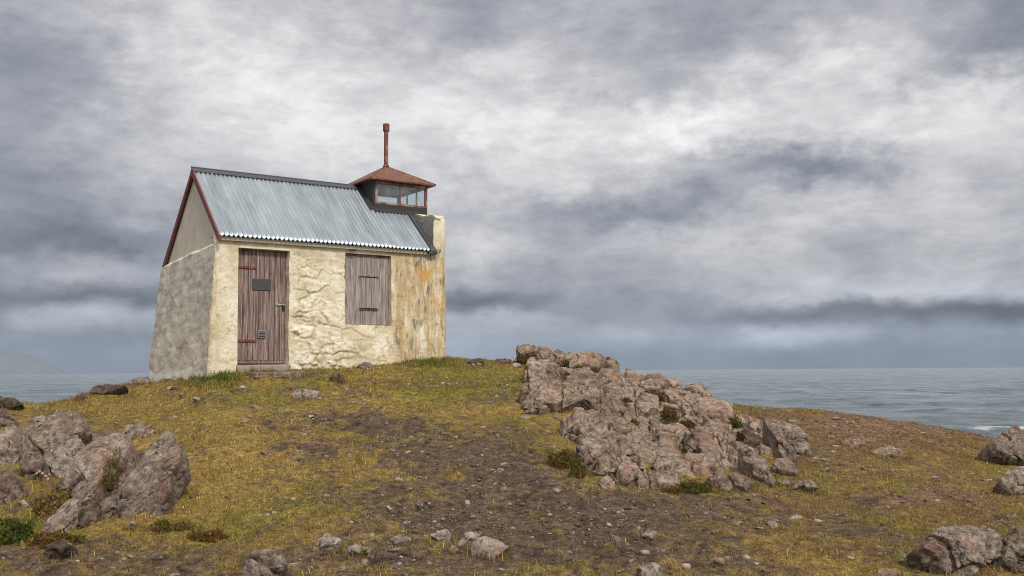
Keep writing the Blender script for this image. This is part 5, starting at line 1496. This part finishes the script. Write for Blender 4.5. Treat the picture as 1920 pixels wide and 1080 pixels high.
# gravel, frost-split chips and clods on the bare ground
def chips(n, smin, smax, dmin, dmax, col_lo, col_hi, need_soil, flat=0.5):
    x, y = scatter(n, dmin, dmax, 0.3)
    z = ground(x, y)
    cvv, px, py = cover(x, y, z)
    p = np.stack([x, y], -1)
    m = (rng.random(n) < np.clip((need_soil - cvv) / 0.35, 0.05, 1) * np.clip(0.6 + 1.2 * fbm(p * 2.2, 3, 211), 0.08, 1)) & ~in_house(x, y)
    x, y, z, cvv = x[m], y[m], z[m], cvv[m]; n = len(x)
    s = smin * (smax / smin) ** (rng.random(n) ** 2.2)
    base = ICO1[None] * (1 + rng.normal(0, 0.20, (n, len(ICO1), 1)))
    base = base * np.stack([rng.uniform(0.7, 1.4, n), rng.uniform(0.6, 1.1, n), rng.uniform(0.35, 0.8, n) * flat * 1.6], -1)[:, None, :]
    t = rng.uniform(0, 2 * np.pi, n); c_, s_ = np.cos(t)[:, None], np.sin(t)[:, None]
    tl = rng.normal(0, 0.3, n); ct, st_ = np.cos(tl)[:, None], np.sin(tl)[:, None]
    bx = base[:, :, 0] * ct - base[:, :, 2] * st_; bz = base[:, :, 0] * st_ + base[:, :, 2] * ct
    X = bx * c_ - base[:, :, 1] * s_; Y = bx * s_ + base[:, :, 1] * c_
    V_ = np.stack([X * s[:, None] + x[:, None], Y * s[:, None] + y[:, None], bz * s[:, None] + z[:, None] + s[:, None] * 0.15], -1).reshape(-1, 3)
    F_ = (np.arange(n)[:, None, None] * len(ICO1) + ICO1F[None]).reshape(-1, 3)
    k = rng.random(n)[:, None]
    col = np.array(col_lo) * (1 - k) + np.array(col_hi) * k
    col *= rng.lognormal(0, 0.22, n)[:, None]
    C_ = np.repeat(np.concatenate([col, np.ones((n, 1))], 1), len(ICO1), 0)
    return V_, F_, C_


def m_chip(g, b, out):
    at = g.new('ShaderNodeAttribute', attribute_name='chip')
    n = g.noise(P_(g), 70, 6, 0.7)
    c = g.mix(1.0, at.outputs['Color'], g.ramp(n, [(0.3, 0.55), (0.7, 1.4)]), 'MULTIPLY')
    setp(g, b, Base_Color=c, Roughness=0.95, Normal=g.bump(n, 0.5, 0.008))
    b.inputs['Specular IOR Level'].default_value = 0.2


M['chip'] = material('chip', m_chip)
gv, gf, gc, goff = [], [], [], 0
for args in ((44000, 0.005, 0.024, 5.8, 15, (0.075, 0.055, 0.042), (0.20, 0.155, 0.125), 0.60), (6000, 0.010, 0.042, 5.8, 18, (0.16, 0.12, 0.10), (0.36, 0.30, 0.26), 0.75),
             (7000, 0.01, 0.03, 6, 17.5, (0.035, 0.024, 0.018), (0.09, 0.062, 0.042), 0.72)):
    a, b, c = chips(*args)
    gv.append(a); gf.append(b + goff); gc.append(c); goff += len(a)
tag(link('gravel', np_mesh('gravel', np.concatenate(gv), np.concatenate(gf), False, {'chip': ('FLOAT_COLOR', np.concatenate(gc))}), M['chip']), kind='stuff')


# ------------------------------------------------------------------ low heath plants in the joints and hollows
def heath(name, px, py, wpx, hpx, label, cat, greens, n=1500, leaf=0.016, lift=0.0, dist=None, spiky=False):
    G = ground_hit(px, py + hpx * 0.45) if dist is None else (lambda r: r / r[1] * dist)(rays(px, py + hpx * 0.45))
    dd = G[1]
    rx = wpx / F * dd / 2; rz = hpx / F * dd * 0.9; ry = max(rx * 0.45, rz * 0.9)
    q = rng.normal(size=(n, 3)); q /= np.linalg.norm(q, axis=1)[:, None]; q *= rng.uniform(0.45, 1.0, (n, 1)) ** 0.5
    q[:, 2] = np.abs(q[:, 2])
    lump = 0.72 + 0.95 * fbm(q * 2.8 + px, 3, 221)
    pos = q * np.array([rx, ry, rz]) * lump[:, None]
    pos[:, 2] += lift - 0.02 + ground(pos[:, 0] + G[0], pos[:, 1] + G[1], False) - G[2] if dist is None else lift
    a = rng.normal(size=(n, 3)); a[:, 2] = np.abs(a[:, 2]) + 0.5; a /= np.linalg.norm(a, axis=1)[:, None]
    b = np.cross(a, rng.normal(size=(n, 3))); b /= np.linalg.norm(b, axis=1)[:, None]
    s = leaf * rng.uniform(0.6, 1.4, (n, 1))
    V_ = np.stack([pos - b * s * 0.4, pos + b * s * 0.4, pos + a * s * 1.5], 1).reshape(-1, 3)
    F_ = np.arange(n * 3).reshape(-1, 3)
    g_ = np.array(greens); ci = (fbm(q * 3 + px, 3, 223) * 0.9 + 0.5 + rng.normal(0, 0.25, n)) * len(g_)
    col = g_[np.clip(ci.astype(int), 0, len(g_) - 1)] * rng.lognormal(0, 0.28, n)[:, None]
    C_ = np.repeat(np.concatenate([col, np.ones((n, 1))], 1), 3, 0)
    o = link(name, np_mesh(name, V_, F_, False, {'blade': ('FLOAT_COLOR', C_)}), M['blade'], None, tuple(G))
    return tag(o, label, cat)


GR = [(0.045, 0.070, 0.015), (0.085, 0.110, 0.020), (0.14, 0.135, 0.028)]
MX = [(0.055, 0.065, 0.017), (0.105, 0.105, 0.025), (0.16, 0.105, 0.028), (0.19, 0.070, 0.025)]
RD = [(0.10, 0.09, 0.02), (0.24, 0.09, 0.025), (0.16, 0.06, 0.02)]
heath('heath_plant', 1302, 912, 92, 28, 'bright green heath cushion at the foot of the long outcrop', 'shrub', GR + MX, 3200)
heath('heath_plant', 1262, 918, 50, 18, 'reddish heath cushion left of the bright green one', 'shrub', MX + RD, 1200)
heath('heath_plant', 1062, 852, 84, 44, 'rust tipped heath shrub against the lower left blocks of the outcrop', 'shrub', MX, 3600)
heath('heath_plant', 1086, 875, 44, 46, 'dark green heath hanging beside the rust tipped shrub', 'shrub', GR + MX, 1800)
for px_, py_, w_, h_, lab in ((1056, 707, 30, 14, 'dark green sprig in the cleft behind the great block'), (1092, 697, 50, 13, 'green heath strip along the upper joint of the outcrop'), (1115, 704, 34, 14, 'rusty heath at the end of the upper joint'),
                              (1134, 738, 16, 12, 'small bright tuft on the top of the great block'), (1228, 747, 46, 16, 'red and green heath in the hollow below the skyline rocks'), (1255, 785, 44, 34, 'bright green heath spilling down the middle of the outcrop'),
                              (1292, 806, 40, 16, 'green tuft above the round block of the outcrop'), (1190, 803, 20, 18, 'small tuft between two columns of the outcrop'), (1176, 760, 22, 10, 'orange tipped sprig above the columns'), (1000, 665, 70, 16, 'straw coloured grass under the topmost skyline rock'),
                              (1062, 686, 26, 12, 'yellowish tuft between the upper rocks'), (1324, 752, 22, 8, 'green tuft under the last skyline rock'), (1382, 800, 26, 26, 'olive tuft in the gap before the right shoulder')):
    heath('heath_plant', px_, py_, w_, h_, lab, 'shrub', MX if 'r' in lab[:3] or 'orange' in lab else GR + MX[2:3], int(160 + w_ * h_ * 1.3), 0.017, 0.10)
heath('heath_plant', 20, 985, 110, 50, 'dark green heath mat at the bottom left edge', 'shrub', GR, 4200)
heath('heath_plant', 100, 1010, 120, 26, 'green and rust heath mat under the slanting slab', 'shrub', MX, 3000)
heath('heath_plant', 300, 985, 150, 20, 'wide green heath mat right of the foot of the slanting slab', 'shrub', GR + MX, 4200)
heath('heath_plant', 385, 1000, 90, 14, 'orange tinged heath beyond the wide green mat', 'shrub', MX + RD, 2000)
heath('heath_plant', 208, 905, 26, 70, 'brown moss growing in the crack of the slanting slab', 'shrub', [(0.12, 0.09, 0.03), (0.18, 0.11, 0.03), (0.10, 0.11, 0.02)], 1400, 0.012, 0.16)
heath('heath_plant', 95, 935, 70, 60, 'tawny dry grass tuft between the left rocks and the slab', 'shrub', [(0.20, 0.13, 0.05), (0.30, 0.19, 0.07), (0.15, 0.10, 0.03)], 2600, 0.022)
heath('heath_plant', 1875, 853, 80, 16, 'green grass fringe before the pointed boulder at the right edge', 'shrub', GR, 1800)
heath('heath_plant', 685, 1038, 18, 10, 'tiny green sprig on the pinkish flat stone', 'shrub', GR, 160, 0.012, 0.03)
heath('heath_plant', 1425, 895, 40, 20, 'rusty dry grass under the grey blocks at the outcrop toe', 'shrub', RD + [(0.30, 0.19, 0.07)], 1200)
heath('heath_plant', 150, 742, 28, 16, 'pinkish dry tuft on the skyline beside the flat ledge', 'shrub', [(0.30, 0.17, 0.10), (0.22, 0.12, 0.07)], 700, 0.016)
# pale spiky rosette in the lower right
G = ground_hit(1703, 1062)
V_, F_, C_ = [], [], []
for i in range(22):
    t = i * 2.399; ln = random.uniform(0.5, 1.25); L = random.uniform(0.10, 0.17)
    dx, dy = math.cos(t), math.sin(t); nn_ = len(V_)
    for s_, wv in ((0, .0035), (0.5, .0045), (1.0, .0006)):
        a = ln * (0.35 + 0.65 * s_); c0 = np.array([dx * math.sin(a) * L * s_, dy * math.sin(a) * L * s_, math.cos(a) * L * s_])
        V_ += [c0 + np.array([-dy, dx, 0]) * wv, c0 - np.array([-dy, dx, 0]) * wv]; C_ += [(0.24, 0.31, 0.20, 1)] * 2
    F_ += [(nn_, nn_ + 1, nn_ + 3), (nn_, nn_ + 3, nn_ + 2), (nn_ + 2, nn_ + 3, nn_ + 5), (nn_ + 2, nn_ + 5, nn_ + 4)]
tag(link('rosette_plant', np_mesh('rosette_plant', np.array(V_), np.array(F_), False, {'blade': ('FLOAT_COLOR', np.array(C_))}), M['blade'], None, tuple(G)), 'pale spiky leaved rosette in the grass left of the large boulder', 'plant')

# dried thrift heads among the left rocks
M['stem'] = material('stem', plain((0.20, 0.17, 0.07), 0.8))
M['petal'] = material('dry_petal', plain((0.52, 0.33, 0.25), 0.9, 0, 0.3, 60))
th = None
for i, (px_, py_) in enumerate(((74, 884), (80, 888), (86, 893), (93, 890), (99, 884), (113, 894), (90, 898), (68, 888))):
    G = ground_hit(px_, py_ + 30); top = rays(px_, py_); top = top / top[1] * (G[1] - 0.06)
    e = tag(empty('thrift_flower', tuple(G)), 'dried pinkish thrift head on a thin stem before the left rocks', 'flower', 'thrift heads among the left rocks')
    MB().tube((0, 0, 0), Vector(top - G), 0.0016, n=6).build('stem', M['stem'], e)
    hd = MB(); hd.dome(Vector(top - G), 0.012)
    for q in range(6):
        a = q * 1.05; hd.dome(Vector(top - G) + Vector((math.cos(a) * .010, math.sin(a) * .010, random.uniform(-.004, .007))), 0.006)
    hd.build('flower_head', M['petal'], e)

# loose stones strewn over the slope
proto = []
for i in range(5):
    v = ICO4 * (1 + 0.22 * fbm(ICO4 * 1.3 + i * 9, 3, 601 + i)[:, None] + 0.06 * fbm(ICO4 * 5 + i * 9, 3, 641 + i)[:, None]) * np.array([1, 0.75, 0.5])
    proto.append(np_mesh('loose_stone', v, ICO4F)); proto[-1].materials.append(M['rock_pale' if i % 2 else 'rock_pink'])
x, y = scatter(900, 6.6, 17, 0.3, 0.50)
z = ground(x, y); cvv, px_, py_ = cover(x, y, z)
keep = (rng.random(900) < np.clip(0.95 - cvv, 0.06, 0.55)) & ~in_house(x, y) & (px_ > -20) & (px_ < 1940) & (py_ < 1085)
for i in np.where(keep)[0][:200]:
    o = bpy.data.objects.new('loose_stone', proto[i % 5]); COL.objects.link(o)
    s = 0.018 * (4.0 ** (rng.random() ** 2.0)) * (0.7 + y[i] / 28)
    o.location = (x[i], y[i], z[i] + s * 0.08); o.scale = (s, s, s * rng.uniform(0.7, 1.1)); o.rotation_euler = (rng.normal(0, 0.2), rng.normal(0, 0.2), rng.uniform(0, 6.28))
    tag(o, 'small loose stone lying on the bare soil or thin turf of the slope', 'stone', 'loose stones strewn over the slope')

# ------------------------------------------------------------------ sea air
hz_ = bpy.data.materials.new('haze'); hz_.use_nodes = True; hz_.node_tree.nodes.clear()
g = N(hz_.node_tree); out = g.new('ShaderNodeOutputMaterial'); pv_ = g.new('ShaderNodeVolumePrincipled')
pv_.inputs['Color'].default_value = (0.66, 0.80, 1.0, 1); pv_.inputs['Density'].default_value = 0.000030; pv_.inputs['Anisotropy'].default_value = 0.3
g.l.new(pv_.outputs[0], out.inputs['Volume'])
tag(MB().box((-15400, -15400, SEA_Z - 45), (15400, 15400, 370)).build('haze', hz_), kind='stuff')
